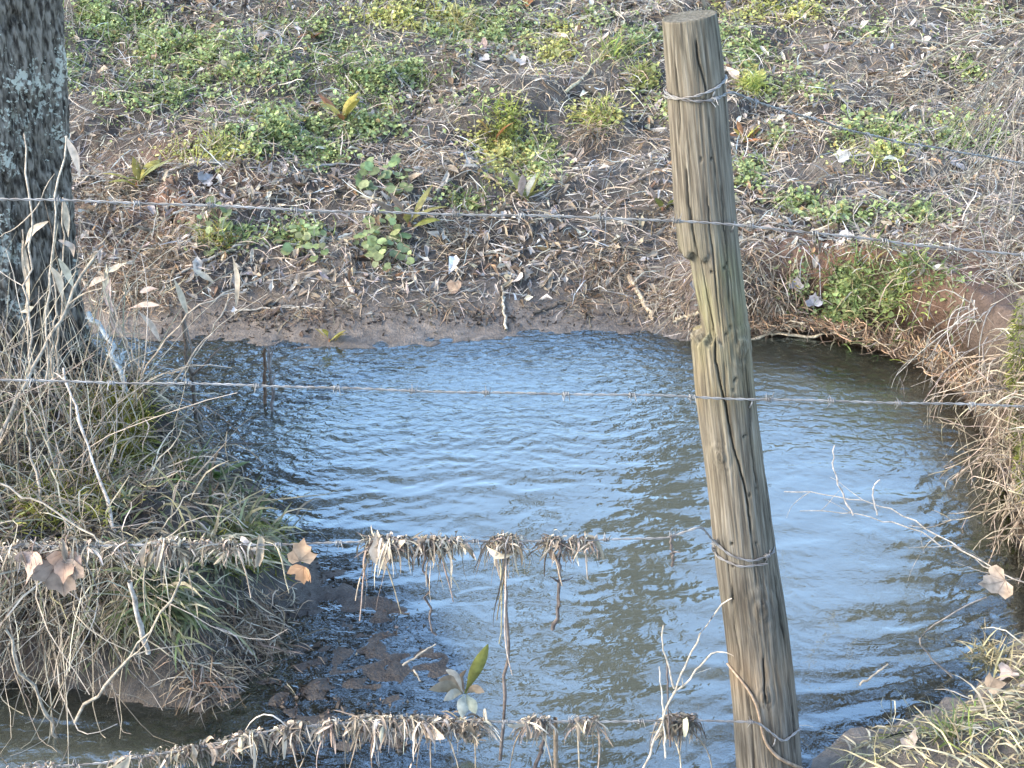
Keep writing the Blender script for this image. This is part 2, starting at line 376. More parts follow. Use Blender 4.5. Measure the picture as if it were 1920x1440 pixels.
def on_ground(u, v):
    D = ray(u, v); sh = D.shape[:-1]; D = D.reshape(-1, 3)
    t = np.linspace(1.8, 16, 700); hit = np.full(len(D), 15.0)
    for a in range(0, len(D), 4000):
        P = CAM + D[a:a+4000, None]*t[None, :, None]
        below = P[..., 2] < h_at(P[..., 0], P[..., 1])
        k = np.argmax(below, 1); ok = below.any(1)
        lo = t[np.maximum(k-1, 0)]; hi = t[k]
        for _ in range(7):
            mid = (lo+hi)/2; Q = CAM + D[a:a+4000]*mid[:, None]; b = Q[:, 2] < h_at(Q[:, 0], Q[:, 1])
            hi = np.where(b, mid, hi); lo = np.where(b, lo, mid)
        hit[a:a+4000] = np.where(ok, hi, 15.0)
    return (CAM + D*hit[:, None]).reshape(sh+(3,))

mud = np.array([.128, .112, .095]); dark = np.array([.056, .049, .042]); clay = np.array([.215, .115, .070]); wetmud = np.array([.25, .21, .17])
f1 = np.clip(fbm(X*3, Y*3, 4, 41)*2.4+.5, 0, 1)[..., None]
gc = mud*f1 + dark*(1-f1)
cl = np.clip(np.exp(-(((X-1.15)/.75)**2+((Y-4.5)/.25)**2))*.9 + .8*np.exp(-(((X+1.55)/.45)**2+((Y-5.3)/.45)**2)) + .25*np.exp(-(((X-1.6)/.35)**2+((Y-4.0)/.5)**2))
             + .5*np.exp(-(((X+1.35)/.3)**2+((Y-2.75)/.25)**2)), 0, 1)*np.clip(fbm(X*5, Y*5, 3, 44)*2+.75, 0, 1)
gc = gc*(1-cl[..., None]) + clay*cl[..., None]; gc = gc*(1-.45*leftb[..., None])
ap = (sstep(1-(Z-.005)/.10)*~INS*(1-.8*leftb))[..., None]*(1-.6*cl[..., None]); gc = gc*(1-ap)+wetmud*ap*(.8+.5*fbm(X*9, Y*9, 3, 47)[..., None])
gc = np.where(INS[..., None], gc*.3+np.array([.17, .125, .085])*.7, gc)
gc = np.where(sh1[..., None]*INS[..., None] > .4, np.array([.066, .056, .048])*(.8+f1*.4), gc)
gc = np.where((sh2*INS)[..., None] > .4, np.array([.125, .105, .09])*(.8+f1*.4), gc)
gc = np.where((sh3*INS)[..., None] > .4, np.array([.30, .22, .15])*(.7+f1*.5), gc)
wet = np.where(INS, 1, sstep(1-(Z-.01)/.11))*(.75+.5*fbm(X*6, Y*6, 3, 48))
ny, nx = X.shape; idx = np.arange(nx*ny).reshape(ny, nx)
F = np.stack([idx[:-1, :-1], idx[:-1, 1:], idx[1:, 1:], idx[1:, :-1]], -1).reshape(-1, 4)
# undercut: push the foot of the steep right bank back under its lip
def undercut():
    gy, gx = np.gradient(hb*sstep(d/wb)*~INS); gx = gx/np.gradient(GX)[None]; gy = gy/np.gradient(GY)[:, None]
    g = np.hypot(gx, gy)+1e-6
    k = np.clip((hb-.2)/.1, 0, 1)*sstep((.20-Z)/.2)*sstep((Z+.05)/.05)*.16*(X > .55)
    return X+gx/g*k*(g > .3), Y+gy/g*k*(g > .3)
XU, YU = undercut()
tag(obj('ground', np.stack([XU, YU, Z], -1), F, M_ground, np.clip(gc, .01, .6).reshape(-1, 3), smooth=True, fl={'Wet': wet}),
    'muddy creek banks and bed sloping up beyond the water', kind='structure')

# ------------------------------------------------------------------ water: a rippled sheet
WX = axis(-2.1, 2.1, .0082, -30, 30, 1.3); WY = axis(1.9, 4.9, .0082, -8, 12, 1.3)
wx, wy = np.meshgrid(WX, WY)
def fft_field(n, step, lmin, lmax, ang, spread, seed):
    r = np.random.default_rng(seed); f = np.fft.fft2(r.normal(size=(n, n)))
    k = np.fft.fftfreq(n, step); kx, ky = np.meshgrid(k, k); kk = np.hypot(kx, ky)+1e-9
    th = np.arctan2(ky, kx); dth = np.abs((th-ang+np.pi/2) % np.pi-np.pi/2)
    f *= np.exp(-(np.log(kk*math.sqrt(lmin*lmax))/math.log(lmax/lmin)*2)**2)*np.exp(-(dth/spread)**2)
    h = np.real(np.fft.ifft2(f)); g = np.hypot(*np.gradient(h, step)); return h/np.sqrt((g**2).mean())   # unit rms slope
NF, ST = 800, .0075
fA = fft_field(NF, ST, .10, .26, math.pi/2, .50, 1)      # broad swells, crests across the view
fB = fft_field(NF, ST, .04, .09, math.pi/2+.15, .85, 2)   # small ripples
fC = fft_field(NF, ST, .02, .045, math.pi/2-.25, 1.0, 3)   # chop
def samp(f, x, y):
    a = (x+3)/ST; b = (y-.5)/ST
    i = np.floor(a).astype(int); j = np.floor(b).astype(int); p = a-i; q = b-j
    return ((f[j % NF, i % NF]*(1-p)+f[j % NF, (i+1) % NF]*p)*(1-q) + (f[(j+1) % NF, i % NF]*(1-p)+f[(j+1) % NF, (i+1) % NF]*p)*q)
wdx = wx+.16*fbm(wx*2.2, wy*2.2, 2, 61); wdy = wy+.16*fbm(wx*2.2, wy*2.2, 2, 62)
patch = np.clip(fbm(wx*1.6, wy*2.2, 3, 63)*2+.5, 0, 1)
farw = sstep((wy-3.35)/.7); leftw = sstep((-.35-wx)/.5)
chop = np.clip(.16 + .75*farw*(.55+.6*patch) + .45*leftw, 0, 1)
near = 1-.6*farw
calm = np.clip(.75+2.2*fbm(wx*1.3+5, wy*1.9, 3, 66), .25, 1.5)
hz = samp(fA, wdx, wdy)*.055*near*(.5+.5*calm) + samp(fB, wdx, wdy)*(.058*calm+.05*patch*farw+.02*leftw) + samp(fC, wdx, wdy)*(.016+.11*chop*(.4+.8*patch))
bedw = h_at(wx, wy)
hz *= np.clip((-bedw+.004)/.03, .4, 1)
depth = np.clip(-bedw, 0, 1)
murk = 1-np.exp(-depth/.085)
iw = np.arange(wx.size).reshape(wx.shape)
Fw = np.stack([iw[:-1, :-1], iw[:-1, 1:], iw[1:, 1:], iw[1:, :-1]], -1).reshape(-1, 4)
keep = (bedw.ravel()[Fw] < .03).any(1) & (inside(wx, wy) | (np.abs(wx) < 2.6) & (wy > 1.5) & (wy < 5.3)).ravel()[Fw].any(1)
Fw = Fw[keep]; used, inv = np.unique(Fw, return_inverse=True)
VW = np.stack([wx, wy, hz], -1).reshape(-1, 3)[used]
tag(obj('water', VW, inv.reshape(-1, 4), M_water, smooth=True, fl={'Murk': murk.ravel()[used], 'Chop': chop.ravel()[used]}),
    'rippled creek water reflecting blue sky and trees', kind='structure')
# ------------------------------------------------------------------ templates for leaves
def leaf_template(kind, seed, roll=.8, arch=.5):
    r = np.random.default_rng(seed); n = 5
    t = np.linspace(0, 1, n)
    wd = {'oval': np.sin(np.pi*np.clip(t*.93+.035, 0, 1))**.8*.25, 'narrow': np.sin(np.pi*np.clip(t*.9+.05, 0, 1))*.13,
          'lobed': np.array([.05, .26, .12, .27, .04]), 'broken': np.array([.12, .24, .17, .24, .08])}[kind]*(1+r.normal(size=n)*.25)
    th = (t-.5)*arch*2.0
    cx = np.cumsum(np.r_[0, np.cos((th[1:]+th[:-1])/2)])/(n-1); cz = np.cumsum(np.r_[0, np.sin((th[1:]+th[:-1])/2)])/(n-1)
    V = np.zeros((n, 3, 3))
    for j, s in enumerate((-1, 0, 1)):
        a = roll*(1+r.normal()*.3)
        V[:, j, 0] = cx-.5 + r.normal(size=n)*.06*abs(s); V[:, j, 1] = s*wd*np.cos(a); V[:, j, 2] = cz + abs(s)*wd*np.sin(a) + r.normal(size=n)*.03
    i = np.arange(n-1)[:, None]*3+np.arange(2)[None]
    F = np.stack([i, i+1, i+4, i+3], -1).reshape(-1, 4)
    return V.reshape(-1, 3), F
LT = [leaf_template(k, 10+i, ro, ar) for i, (k, ro, ar) in enumerate([('oval', 1.2, .6), ('oval', .5, -.5), ('narrow', .9, .8), ('lobed', .7, .5), ('lobed', 1.1, -.6),
      ('broken', .9, .7), ('narrow', 1.2, -.9), ('oval', 1.4, .5)])]
def palmate(seed, curl=.35):
    """five-lobed sycamore leaf with stalk end at origin, lying in xy, 1 long"""
    r = np.random.default_rng(seed)
    ang = np.radians([-104, -82, -60, -49, -37, -25, -10, 0, 10, 25, 37, 49, 60, 82, 104])
    rad = np.array([.34, .56, .66, .58, .54, .72, .80, 1.0, .78, .70, .54, .60, .68, .54, .34])*(1+r.normal(size=15)*.05)
    ring = [np.stack([np.cos(ang)*rad*f, np.sin(ang)*rad*f, np.zeros(15)], 1) for f in (.04, .5, 1.0)]
    V = np.concatenate(ring); rr = np.hypot(V[:, 0], V[:, 1])
    V[:, 2] = curl*rr**2*(.6+.6*np.sin(3*np.arctan2(V[:, 1], V[:, 0])+seed)) + .32*np.abs(V[:, 1]) + r.normal(size=45)*.02*rr
    i = (np.arange(2)[:, None]*15+np.arange(14)[None]).ravel()
    return V, np.stack([i, i+1, i+16, i+15], -1)
def frames(nrm, az):
    a = norm(np.cross(nrm, np.stack([np.cos(az), np.sin(az), np.zeros_like(az)], -1))); b = np.cross(nrm, a)
    return np.stack([a, b, nrm], -1)          # columns
def scatter(tmpl, pos, nrm, az, scale, col):
    T, Fq = tmpl; Rm = frames(nrm, az)
    V = np.einsum('nij,vj->nvi', Rm, T)*scale[:, None, None] + pos[:, None]
    F = (Fq[None]+np.arange(len(pos))[:, None, None]*len(T)).reshape(-1, 4)
    return V.reshape(-1, 3), F, np.repeat(col, len(T), 0)
def tilt(nr, amt): return norm(nr + rng.normal(size=nr.shape)*amt)
TAN, GREY, BRN, ORG, PALE, DRK = (.42, .345, .255), (.38, .345, .305), (.20, .145, .095), (.40, .25, .14), (.62, .56, .47), (.09, .072, .055)
def px_blobs(bl, N):
    """N ground points drawn from pixel blobs (u,v,ru,rv,weight)"""
    b = np.array(bl, float); p = b[:, 4]*b[:, 2]*b[:, 3]; k = rng.choice(len(b), N, p=p/p.sum())
    a = rng.uniform(0, 2*np.pi, N); q = np.sqrt(rng.uniform(0, 1, N))*np.clip(1+rng.normal(size=N)*.42, .2, 2.6)
    return on_ground(b[k, 0]+np.cos(a)*q*b[k, 2], b[k, 1]+np.sin(a)*q*b[k, 3]), k
def area(x0, x1, y0, y1, N): return rng.uniform(x0, x1, N), rng.uniform(y0, y1, N)

# ------------------------------------------------------------------ the fence post
Y0, KY = 2.25, .045
def on_fence(u, v, off=0.0):
    D = ray(u, v); t = (Y0-off+KY*CAM_H)/(D[..., 1]-KY*D[..., 2]); return CAM + D*t[..., None]
EL = np.array([(20, 1240), (35, 1241), (165, 1250), (412, 1265), (622, 1295), (742, 1304), (900, 1326), (1015, 1336), (1150, 1356), (1300, 1372), (1440, 1381), (1560, 1390)])
ER = np.array([(20, 1342), (25, 1343), (150, 1358), (400, 1378), (560, 1395), (640, 1406), (745, 1414), (900, 1436), (1015, 1450), (1120, 1468), (1230, 1483), (1330, 1494), (1440, 1502), (1560, 1510)])
def post():
    nr, m = 380, 210
    v = np.linspace(30, 1540, nr); uL = np.interp(v, EL[:, 0], EL[:, 1]); uR = np.interp(v, ER[:, 0], ER[:, 1])
    ker = np.ones(31)/31; pad = lambda a: np.convolve(np.r_[np.full(15, a[0])+(a[0]-a[15:0:-1]), a, np.full(15, a[-1])+(a[-1]-a[-2:-17:-1])], ker, 'valid')
    uL, uR = pad(uL), pad(uR); uc = (uL+uR)/2; hw = (uR-uL)/2
    C = on_fence(uc, v); dep = (C-CAM) @ np.array([0, cp, -sp]); r = hw*dep/FPX
    th = np.arange(m)/m*2*np.pi - np.pi/2*0
    ct, st = np.cos(th), np.sin(th)            # ct: to the right, st>0: towards the camera
    ax = norm(C[0]-C[-1]); Xv = norm(np.array([1, 0, 0])-ax*ax[0]); Yv = np.cross(Xv, ax)   # Yv points to the camera side (-y)
    if Yv[1] > 0: Yv = -Yv
    rad = np.tile(r[:, None], (1, m)); tint = np.ones((nr, m, 3))
    vv = v[:, None]; pxm = (dep/FPX)[:, None]
    lat = ct[None]*np.ones((nr, 1))
    # hewn section on the left between the two shoulders
    defi = np.where((v > 462) & (v < 618), np.interp(v, [462, 476, 541, 617], [4, 17, 20, 23]), 0)[:, None]
    wgt = sstep((-lat+.15)/.75)*sstep((vv+8*np.sin(th*9)[None]-458)/14)*sstep((624+6*np.sin(th*13)[None]-vv)/7)
    rad -= np.interp(v, [440, 476, 541, 630], [15, 17, 20, 24])[:, None]*pxm*wgt
    rad += r[:, None]*(.02*fbm(th[None]*1.2+0*vv, vv/140+0*th[None], 3, 71) + .012*np.sin(th*3+1)[None])
    grain = fbm(np.broadcast_to(th[None]*16, (nr, m)), np.broadcast_to(vv/90, (nr, m)), 3, 72); rad += grain*.0028
    def crack(pts, wmm, depth, dk=.22):
        nonlocal rad, tint
        p = np.array(pts, float); s = (np.interp(v, p[:, 1], p[:, 0]) + 1.0*np.sin(v/23)+3*fbm(v/18, v*0, 3, 73) - uc)/hw
        on = sstep((v-p[0, 1])/18)*sstep((p[-1, 1]-v)/18)
        dx = (lat-s[:, None])*r[:, None]*1000; face = (st > -.1)[None]
        g = np.exp(-(dx/(wmm*(.35+.65*on[:, None])))**2)*on[:, None]*face
        rad = rad - g*depth; tint = tint*(1-g[..., None]*(1-dk))
    crack([(1297, 60), (1306, 109), (1316, 152), (1318, 175)], 1.2, .008)
    crack([(1345, 90), (1352, 160), (1360, 230), (1366, 300)], 1.0, .005, .4)
    crack([(1333, 604), (1334, 630), (1335, 654), (1348, 716), (1358, 771), (1369, 815), (1384, 869), (1395, 924), (1402, 985)], 1.35, .010, .15)
    crack([(1279, 290), (1286, 365), (1298, 437), (1303, 486), (1315, 541), (1331, 612)], 1.1, .006, .3)
    crack([(1318, 340), (1330, 470), (1345, 600)], 1.0, .004, .45); crack([(1345, 330), (1357, 470), (1362, 560)], 1.0, .005, .42)
    crack([(1392, 640), (1396, 700), (1402, 800), (1412, 900)], 1.2, .006, .35); crack([(1366, 1060), (1368, 1112)], 1.4, .008, .2)
    crack([(1420, 1190), (1424, 1230), (1427, 1290)], 1.5, .009, .2); crack([(1350, 980), (1362, 1060), (1372, 1150), (1384, 1240)], 1.0, .004, .45)
    crack([(1446, 1060), (1456, 1140), (1470, 1220), (1478, 1320), (1484, 1400)], 1.2, .005, .4); crack([(1395, 1260), (1402, 1340), (1410, 1440)], 1.1, .004, .45)
    crack([(1430, 820), (1432, 880), (1440, 980)], 1.0, .004, .4); crack([(1262, 100), (1268, 180), (1272, 250)], 1., .003, .5)
    crack([(1322, 200), (1328, 260), (1336, 330)], 1., .003, .5)
    for i in range(34):                                     # hair checks all over, also at the back
        s0 = rng.uniform(0, 2*np.pi); v0 = rng.uniform(40, 1400); ln = rng.uniform(60, 260)
        dth = (th[None]-s0-.0005*(vv-v0)-.006*np.sin(vv/30+i)+np.pi) % (2*np.pi)-np.pi
        g = np.exp(-(dth*r[:, None]*1000/.9)**2)*sstep((vv-v0)/20)*sstep((v0+ln-vv)/20); rad -= g*.0022; tint *= (1-.5*g[..., None])
    def pit(u, vp, mm, depth, dk=.15):
        nonlocal rad, tint
        i = np.argmin(abs(v-vp)); s = (u-uc[i])/hw[i]
        dx = (lat-s)*r[:, None]*1000; dy = (vv-vp)*pxm*1000/.9
        g = np.exp(-((dx**2+dy**2)/mm**2))*(st > 0)[None]; rad -= g*depth; tint *= (1-g[..., None]*(1-dk))
    for u, vp in [(1327, 492), (1352, 488), (1357, 482), (1326, 605), (1363, 597), (1355, 607), (1370, 695), (1368, 710), (1373, 692), (1393, 798), (1388, 800), (1398, 905), (1412, 900), (1367, 1095), (1365, 990), (1410, 995), (1308, 283), (1328, 286), (1368, 1030), (1428, 1030), (1312, 178), (1420, 1100)]:
        pit(u, vp, 2.6, .006)
    def knot(u, vp, mm):
        nonlocal rad, tint
        i = np.argmin(abs(v-vp)); s = (u-uc[i])/hw[i]
        dx = (lat-s)*r[:, None]*1000; dy = (vv-vp)*pxm*1000/.9; q = np.sqrt(dx**2+(dy*.7)**2)/mm
        g = np.exp(-q**2)*(st > 0)[None]; rad += g*.004 - .0016*np.cos(q*7)*np.exp(-(q/1.6)**2)*(st > 0)[None]
        tint *= (1-.35*np.exp(-(q/.45)**2)-.12*np.exp(-((q-1)/.25)**2))[..., None]
    knot(1385, 640, 18); knot(1345, 830, 12); knot(1420, 1115, 22); knot(1425, 1270, 12)
    # colour of the wood itself: damp dark collar, greenish algae, sawn band
    def band(v0, wd, c, amt, nz=81):
        nonlocal tint
        g = np.exp(-((vv-v0)/wd)**2)*np.clip(.6+1.6*fbm(th[None]*2.5+0*vv, vv/60+0*th[None], 3, nz), 0, 1)*amt
        tint = tint*(1-g[..., None]) + tint*np.array(c)*g[..., None]
    band(1130, 70, (.55, .54, .55), .8); band(1235, 50, (1.15, .95, .78), .8, 82); band(550, 110, (1.0, 1.08, .80), .9, 83); band(60, 60, (.72, .76, .76), .8, 84); band(700, 160, (1.2, 1.12, .92), .8, 85); band(1400, 90, (.8, .8, .82), .7, 86)
    P = C[:, None] + rad[..., None]*(ct[None, :, None]*Xv + st[None, :, None]*Yv)
    # slightly slanting, chipped sawn top
    top = P[0].copy(); 
    rings = [P.reshape(-1, 3)]; cols = [tint.reshape(-1, 3)]
    for f in (.96, .72, .42, .12, .01):
        q = C[0]+(top-C[0])*f; q[:, 2] += .004*(1-f)*0 + .0025*fbm(q[:, 0]*90, q[:, 1]*90, 2, 77); rings.append(q)
        cols.append(np.tile([[.95, .98, .95]], (m, 1))*(.85+.3*vnoise(th*4+f*9, th*0, 5))[:, None])
    V = np.concatenate(rings); Cc = np.concatenate(cols)
    i = np.arange(nr*m).reshape(nr, m); a, b = i[:-1], i[1:]
    F = [np.stack([a, np.roll(a, -1, 1), np.roll(b, -1, 1), b], -1).reshape(-1, 4)]
    prev = i[0]
    for k in range(5):
        nx_ = nr*m+k*m+np.arange(m); F.append(np.stack([nx_, np.roll(nx_, -1), np.roll(prev, -1), prev], -1)); prev = nx_
    base = C[-1]; ang = Vector(ax).to_track_quat('Z', 'Y').to_matrix().to_4x4(); MW = Matrix.Translation(Vector(base)) @ ang
    MI = np.array(MW.inverted()); V = V @ MI[:3, :3].T + MI[:3, 3]
    t = bpy.data.objects.new('fence_post', None); COL.objects.link(t); t.matrix_world = MW
    tag(t, 'leaning weathered round wooden fence post standing at the water edge', 'post')
    o = bpy.data.objects.new('shaft', mesh_data('shaft', V, np.concatenate(F), M_wood, Cc, True)); COL.objects.link(o); o.parent = t
    return t, MW, (v, uc, hw, C, r, Xv, Yv)
POST, POST_M, PG = post()
def post_surf(u, v, out=.009):
    """point on the camera side of the post under pixel u,v (also a little round the flanks)"""
    vv, uc, hw, C, r, Xv, Yv = PG; u = np.asarray(u, float); v = np.asarray(v, float)
    c = np.stack([np.interp(v, vv, C[:, i]) for i in range(3)], -1); rr = np.interp(v, vv, r)+out
    s = np.clip((u-np.interp(v, vv, uc))/np.interp(v, vv, hw), -1, 1); return c + rr[..., None]*(s[..., None]*Xv + np.sqrt(1-s*s)[..., None]*Yv)
def post_back(u, v, out=.002):
    vv, uc, hw, C, r, Xv, Yv = PG; u = np.asarray(u, float); v = np.asarray(v, float)
    c = np.stack([np.interp(v, vv, C[:, i]) for i in range(3)], -1); rr = np.interp(v, vv, r)+out
    s = np.clip((u-np.interp(v, vv, uc))/np.interp(v, vv, hw), -1, 1); return c + rr[..., None]*(s[..., None]*Xv - np.sqrt(1-s*s)[..., None]*Yv)
PI_ = POST_M.inverted()
def post_child(name, V, F, mat, col=None):
    Mi = np.array(PI_); V = np.asarray(V) @ Mi[:3, :3].T + Mi[:3, 3]
    o = bpy.data.objects.new(name, mesh_data(name, V, F, mat, col, True)); COL.objects.link(o); o.parent = POST; return o
for u, v in [(1402, 421), (1400, 746), (1432, 1022), (1330, 168), (1440, 1354)]:                    # staples
    u = min(u, np.interp(v, ER[:, 0], ER[:, 1])-14)
    a = np.linspace(0, np.pi, 9); c = post_surf(u, v, .003); 
    pts = np.array([c + np.array([.0025, 0, 0])*np.cos(q) + np.array([0, 0, 1])*.009*np.cos(q) + PG[6]*(.006*np.sin(q)-.004) for q in a])
    V, F, C = tubes(pts[None], np.full((1, 9), .0016), None, 6); post_child('staple', V, F, M_wire)

# ------------------------------------------------------------------ barbed wire
def barb_mesh():
    parts = []
    for s, ph in ((-1, 0.), (1, 1.3)):
        a = np.linspace(0, 2*np.pi*1.5, 14); hx = s*.003+np.linspace(-.0025, .0025, 14)
        coil = np.stack([hx, np.cos(a+ph)*.0036, np.sin(a+ph)*.0036], 1)
        e0 = coil[0]+np.array([-.002*s, -np.sin(ph)*-.013, np.cos(ph)*-.013])*1.0; e1 = coil[-1]+np.array([.003*s, -np.sin(a[-1]+ph)*.014, np.cos(a[-1]+ph)*.014])
        P = np.concatenate([[e0], coil, [e1]]); parts.append(tubes(P[None], np.array([[.0004]+[.0011]*14+[.0004]]), np.zeros((1, 3)), 5))
    V, F, C = cat(parts); return mesh_data('barb', V, F, M_wire, None, True)
BARB = barb_mesh()
WIREPTS = {}
def barbed_wire(pts, label, barbs=True, key=None, phase=0.05, extra=None):
    n = 60; P = smooth_line(pts, 400, 6); L = np.linalg.norm(np.diff(P, axis=0), axis=1).sum()
    n = int(L/.0035); P = resample(P, n); s = np.linspace(0, L, n)
    P[:, 2] += .0012*np.sin(s*9+phase*40)+.0008*np.sin(s*23)
    T = norm(np.gradient(P, axis=0)); A = norm(np.cross(T, np.array([0, 0, 1.]))); B = np.cross(T, A)
    t = thing('barbed_wire', label, 'wire', P[0], 'strands of the barbed wire fence')
    for k in range(2):
        ph = s/.042*2*np.pi + k*np.pi
        Q = P + .0014*(np.cos(ph)[:, None]*A+np.sin(ph)[:, None]*B)
        V, F, _ = tubes(Q[None], np.full((1, n), .0013), None, 5); obj('strand', V, F, M_wire, None, t, True)
    if barbs:
        x = phase
        while x < L-.03:
            i = min(int(x/L*n), n-1); M = Matrix(np.column_stack([T[i], A[i], B[i]]).tolist()).to_4x4() @ Matrix.Rotation(rng.uniform(0, 6), 4, 'X')
            M.translation = Vector(P[i]-P[0]); link('barb', BARB, t, M=M); x += .125*rng.uniform(.85, 1.15)
    if key: WIREPTS[key] = P
    return t
def fw(l, off=.072): return [on_fence(u, v, off) for u, v in l]
barbed_wire(fw([(-260, 365), (0, 372), (300, 383), (640, 395), (960, 405), (1200, 411), (1320, 417), (1400, 422), (1450, 427), (1560, 440), (1700, 458), (1960, 484), (2250, 515)], .064),
            'taut barbed wire crossing the post below its wrapped top wire', key=2, phase=.09)
barbed_wire(fw([(-260, 704), (0, 711), (340, 720), (640, 728), (960, 737), (1240, 743), (1360, 747), (1410, 748), (1500, 750), (1600, 752), (1960, 764), (2250, 772)], .069),
            'taut barbed wire crossing the post below the shoulder notch', key=3, phase=.04)
w4 = [(-260, 1030), (0, 1026), (300, 1022), (550, 1020), (700, 1014), (900, 1016), (1100, 1014), (1250, 1008), (1315, 985)]
barbed_wire(fw(w4) + [post_surf(1340, 990), post_surf(1365, 1008), post_surf(1400, 1020), post_surf(1440, 1022), post_back(1445, 1020), post_back(1395, 1012), post_back(1338, 1012), post_surf(1345, 1019), post_surf(1380, 1027), post_surf(1425, 1031)],
            'barbed wire tied round the post and draped with flood debris', key=4, phase=.07)
w5 = [(-260, 1500), (-60, 1464), (70, 1440), (200, 1430), (330, 1408), (440, 1385), (530, 1365), (680, 1353), (900, 1353), (1100, 1352), (1300, 1352)]
barbed_wire(fw(w5+[(1420, 1354)], .078) + [post_surf(1455, 1354), post_surf(1488, 1353)], 'lowest barbed wire sagging just over the muddy shoal', key=5, phase=.1)
barbed_wire([post_back(1300, 168), post_surf(1243, 172), post_surf(1270, 170), post_surf(1300, 166), post_surf(1335, 158), post_surf(1358, 150), post_back(1356, 152), post_back(1300, 160), post_surf(1246, 156), post_surf(1262, 163), post_surf(1295, 173), post_surf(1330, 177), post_surf(1362, 181)]
            + [on_y(1420, 194, 2.34), on_y(1560, 235, 2.6), on_y(1700, 270, 2.85), on_y(1900, 302, 3.2), on_y(2200, 350, 3.7)], 'slack top barbed wire wrapped round the post near its sawn end', phase=.5)
def wire_z(key, x):
    P = WIREPTS[key]; i = np.argsort(P[:, 0]); return np.stack([np.interp(x, P[i, 0], P[i, c]) for c in range(3)], -1)

# ------------------------------------------------------------------ the trees
def bare_tree_mesh(trunk, r0, r1, seed, nl=12, spread=1.0, tmin=.35):
    r = np.random.default_rng(seed); trunk = smooth_line(trunk, 26, 2); K = len(trunk)
    tr = np.linspace(r0, r1, K); tv = tubes(trunk[None], tr[None], None, 14)
    L = np.linalg.norm(np.diff(trunk, axis=0), axis=1).sum(); out = []
    def grow(P0, D, Ln, up, wob, K=7):
        N = len(P0); P = np.zeros((N, K, 3)); P[:, 0] = P0; dd = norm(D)
        for k in range(1, K):
            dd = norm(dd+r.normal(size=(N, 3))*wob+np.array([0, 0, up])); P[:, k] = P[:, k-1]+dd*(Ln/(K-1))[:, None]
        return P
    t = np.linspace(tmin, 1, nl); i = np.clip((t*(K-1)).astype(int), 0, K-1); az = r.uniform(0, 2*np.pi)+np.arange(nl)*2.4
    D = np.stack([np.cos(az), np.sin(az), np.full(nl, .75)], 1)*np.array([spread, spread, 1])
    l1 = grow(trunk[i], D, L*(.55-.3*t)*r.uniform(.7, 1.2, nl), .06, .16, 9); ra = tr[i]*.5
    out.append((l1, ra))
    cur, rad = l1, ra
    for nch, fr, mn in ((5, .5, .012), (4, .5, .008), (3, .55, .006)):
        N, Kc, _ = cur.shape; ln = np.linalg.norm(cur[:, -1]-cur[:, 0], axis=1)
        par = np.repeat(np.arange(N), nch); kk = r.integers(Kc//3, Kc, len(par)); T = norm(cur[par, kk]-cur[par, kk-1])
        D = norm(T+r.normal(size=T.shape)*.75); P = grow(cur[par, kk], D, ln[par]*fr*r.uniform(.6, 1.2, len(par)), .05, .2, 6)
        rad = np.maximum(rad[par]*.48, mn); out.append((P, rad)); cur = P
    br = []
    for P, ra in out:
        K_ = P.shape[1]; br.append(tubes(P, ra[:, None]*np.linspace(1, .35, K_)[None], np.zeros((len(P), 3)), 4 if P.shape[1] == 6 else 6))
    return tv, cat(br)
def mirror(u, v, y):
    D = ray(u, v); t = y/D[1]; return np.array([D[0]*t, y, -CAM_H - D[2]*t])
def bare_tree(trunk, r0, r1, seed, label, nl=12, spread=1.0, tmin=.35):
    b = np.array(trunk[0]); b[2] = h_at(b[0], b[1])-.05; trunk = [b]+[np.array(q) for q in trunk[1:]]
    tv, br = bare_tree_mesh(trunk, r0, r1, seed, nl, spread, tmin)
    t = thing('bare_tree', label, 'tree', b, 'leafless trees mirrored in the creek')
    obj('trunk', tv[0], tv[1], M_bark2, np.tile([[.06, .054, .047]], (len(tv[0]), 1)), t, True)
    obj('crown', br[0], br[1], M_bark2, np.tile([[.085, .075, .068]], (len(br[0]), 1)), t, True)
M_bark2 = mat_foliage('plain_bark', .9, 0, .2, 14, .4)
q1, q2, q3 = mirror(1285, 815, 9.), mirror(1205, 1080, 9.), mirror(1105, 1400, 9.)
e = norm(q1-q2); base = q1+e*((q1[2]-1.3)/-e[2]); e2 = norm(q3-q2)
bare_tree([base, q1, q2, q3, q3+e2*2.5, q3+e2*5+np.array([.5, 0, 0])], .30, .16, 5, 'thick leaning trunk mirrored as a dark band in the water', 8, .8, .84)
bare_tree([(3.6, 8.6, 1), (3.3, 8.5, 3.5), (2.7, 8.2, 6.5), (2.4, 8.0, 9.5)], .19, .06, 9, 'slender branching tree mirrored as dark squiggles beyond the post', 15, 1.2, .40)
bare_tree([(-3.4, 11.5, 1), (-3.3, 11.4, 4), (-3.5, 11.6, 8), (-3.3, 11.3, 11)], .22, .05, 12, 'bare tree mirrored faintly in the water beside the tree-side bank', 14, 1.1, .3)
bare_tree([(-2.1, 9.0, 1), (-2.15, 9.0, 3), (-1.9, 8.9, 5.5), (-2.3, 9.0, 8.5)], .40, .16, 31, 'broad dark trunk mirrored in the shallows beside the tree-side bank', 20, 1.0, .3)
bare_tree([(4.2, 10.6, 1), (4.1, 10.5, 4), (3.6, 10.2, 8), (3.9, 10.0, 12)], .22, .07, 37, 'forked bare tree mirrored under the thicket bank', 22, 1.2, .4)
bare_tree([(-7.5, 7.2, 1), (-7.3, 7.1, 4), (-7.6, 7.3, 8), (-7.2, 7.1, 11)], .24, .05, 14, 'unseen bare tree added to shade the slope behind the lichened trunk', 15, 1.2, .25)  # out of view, added on the sun side to dapple the slope
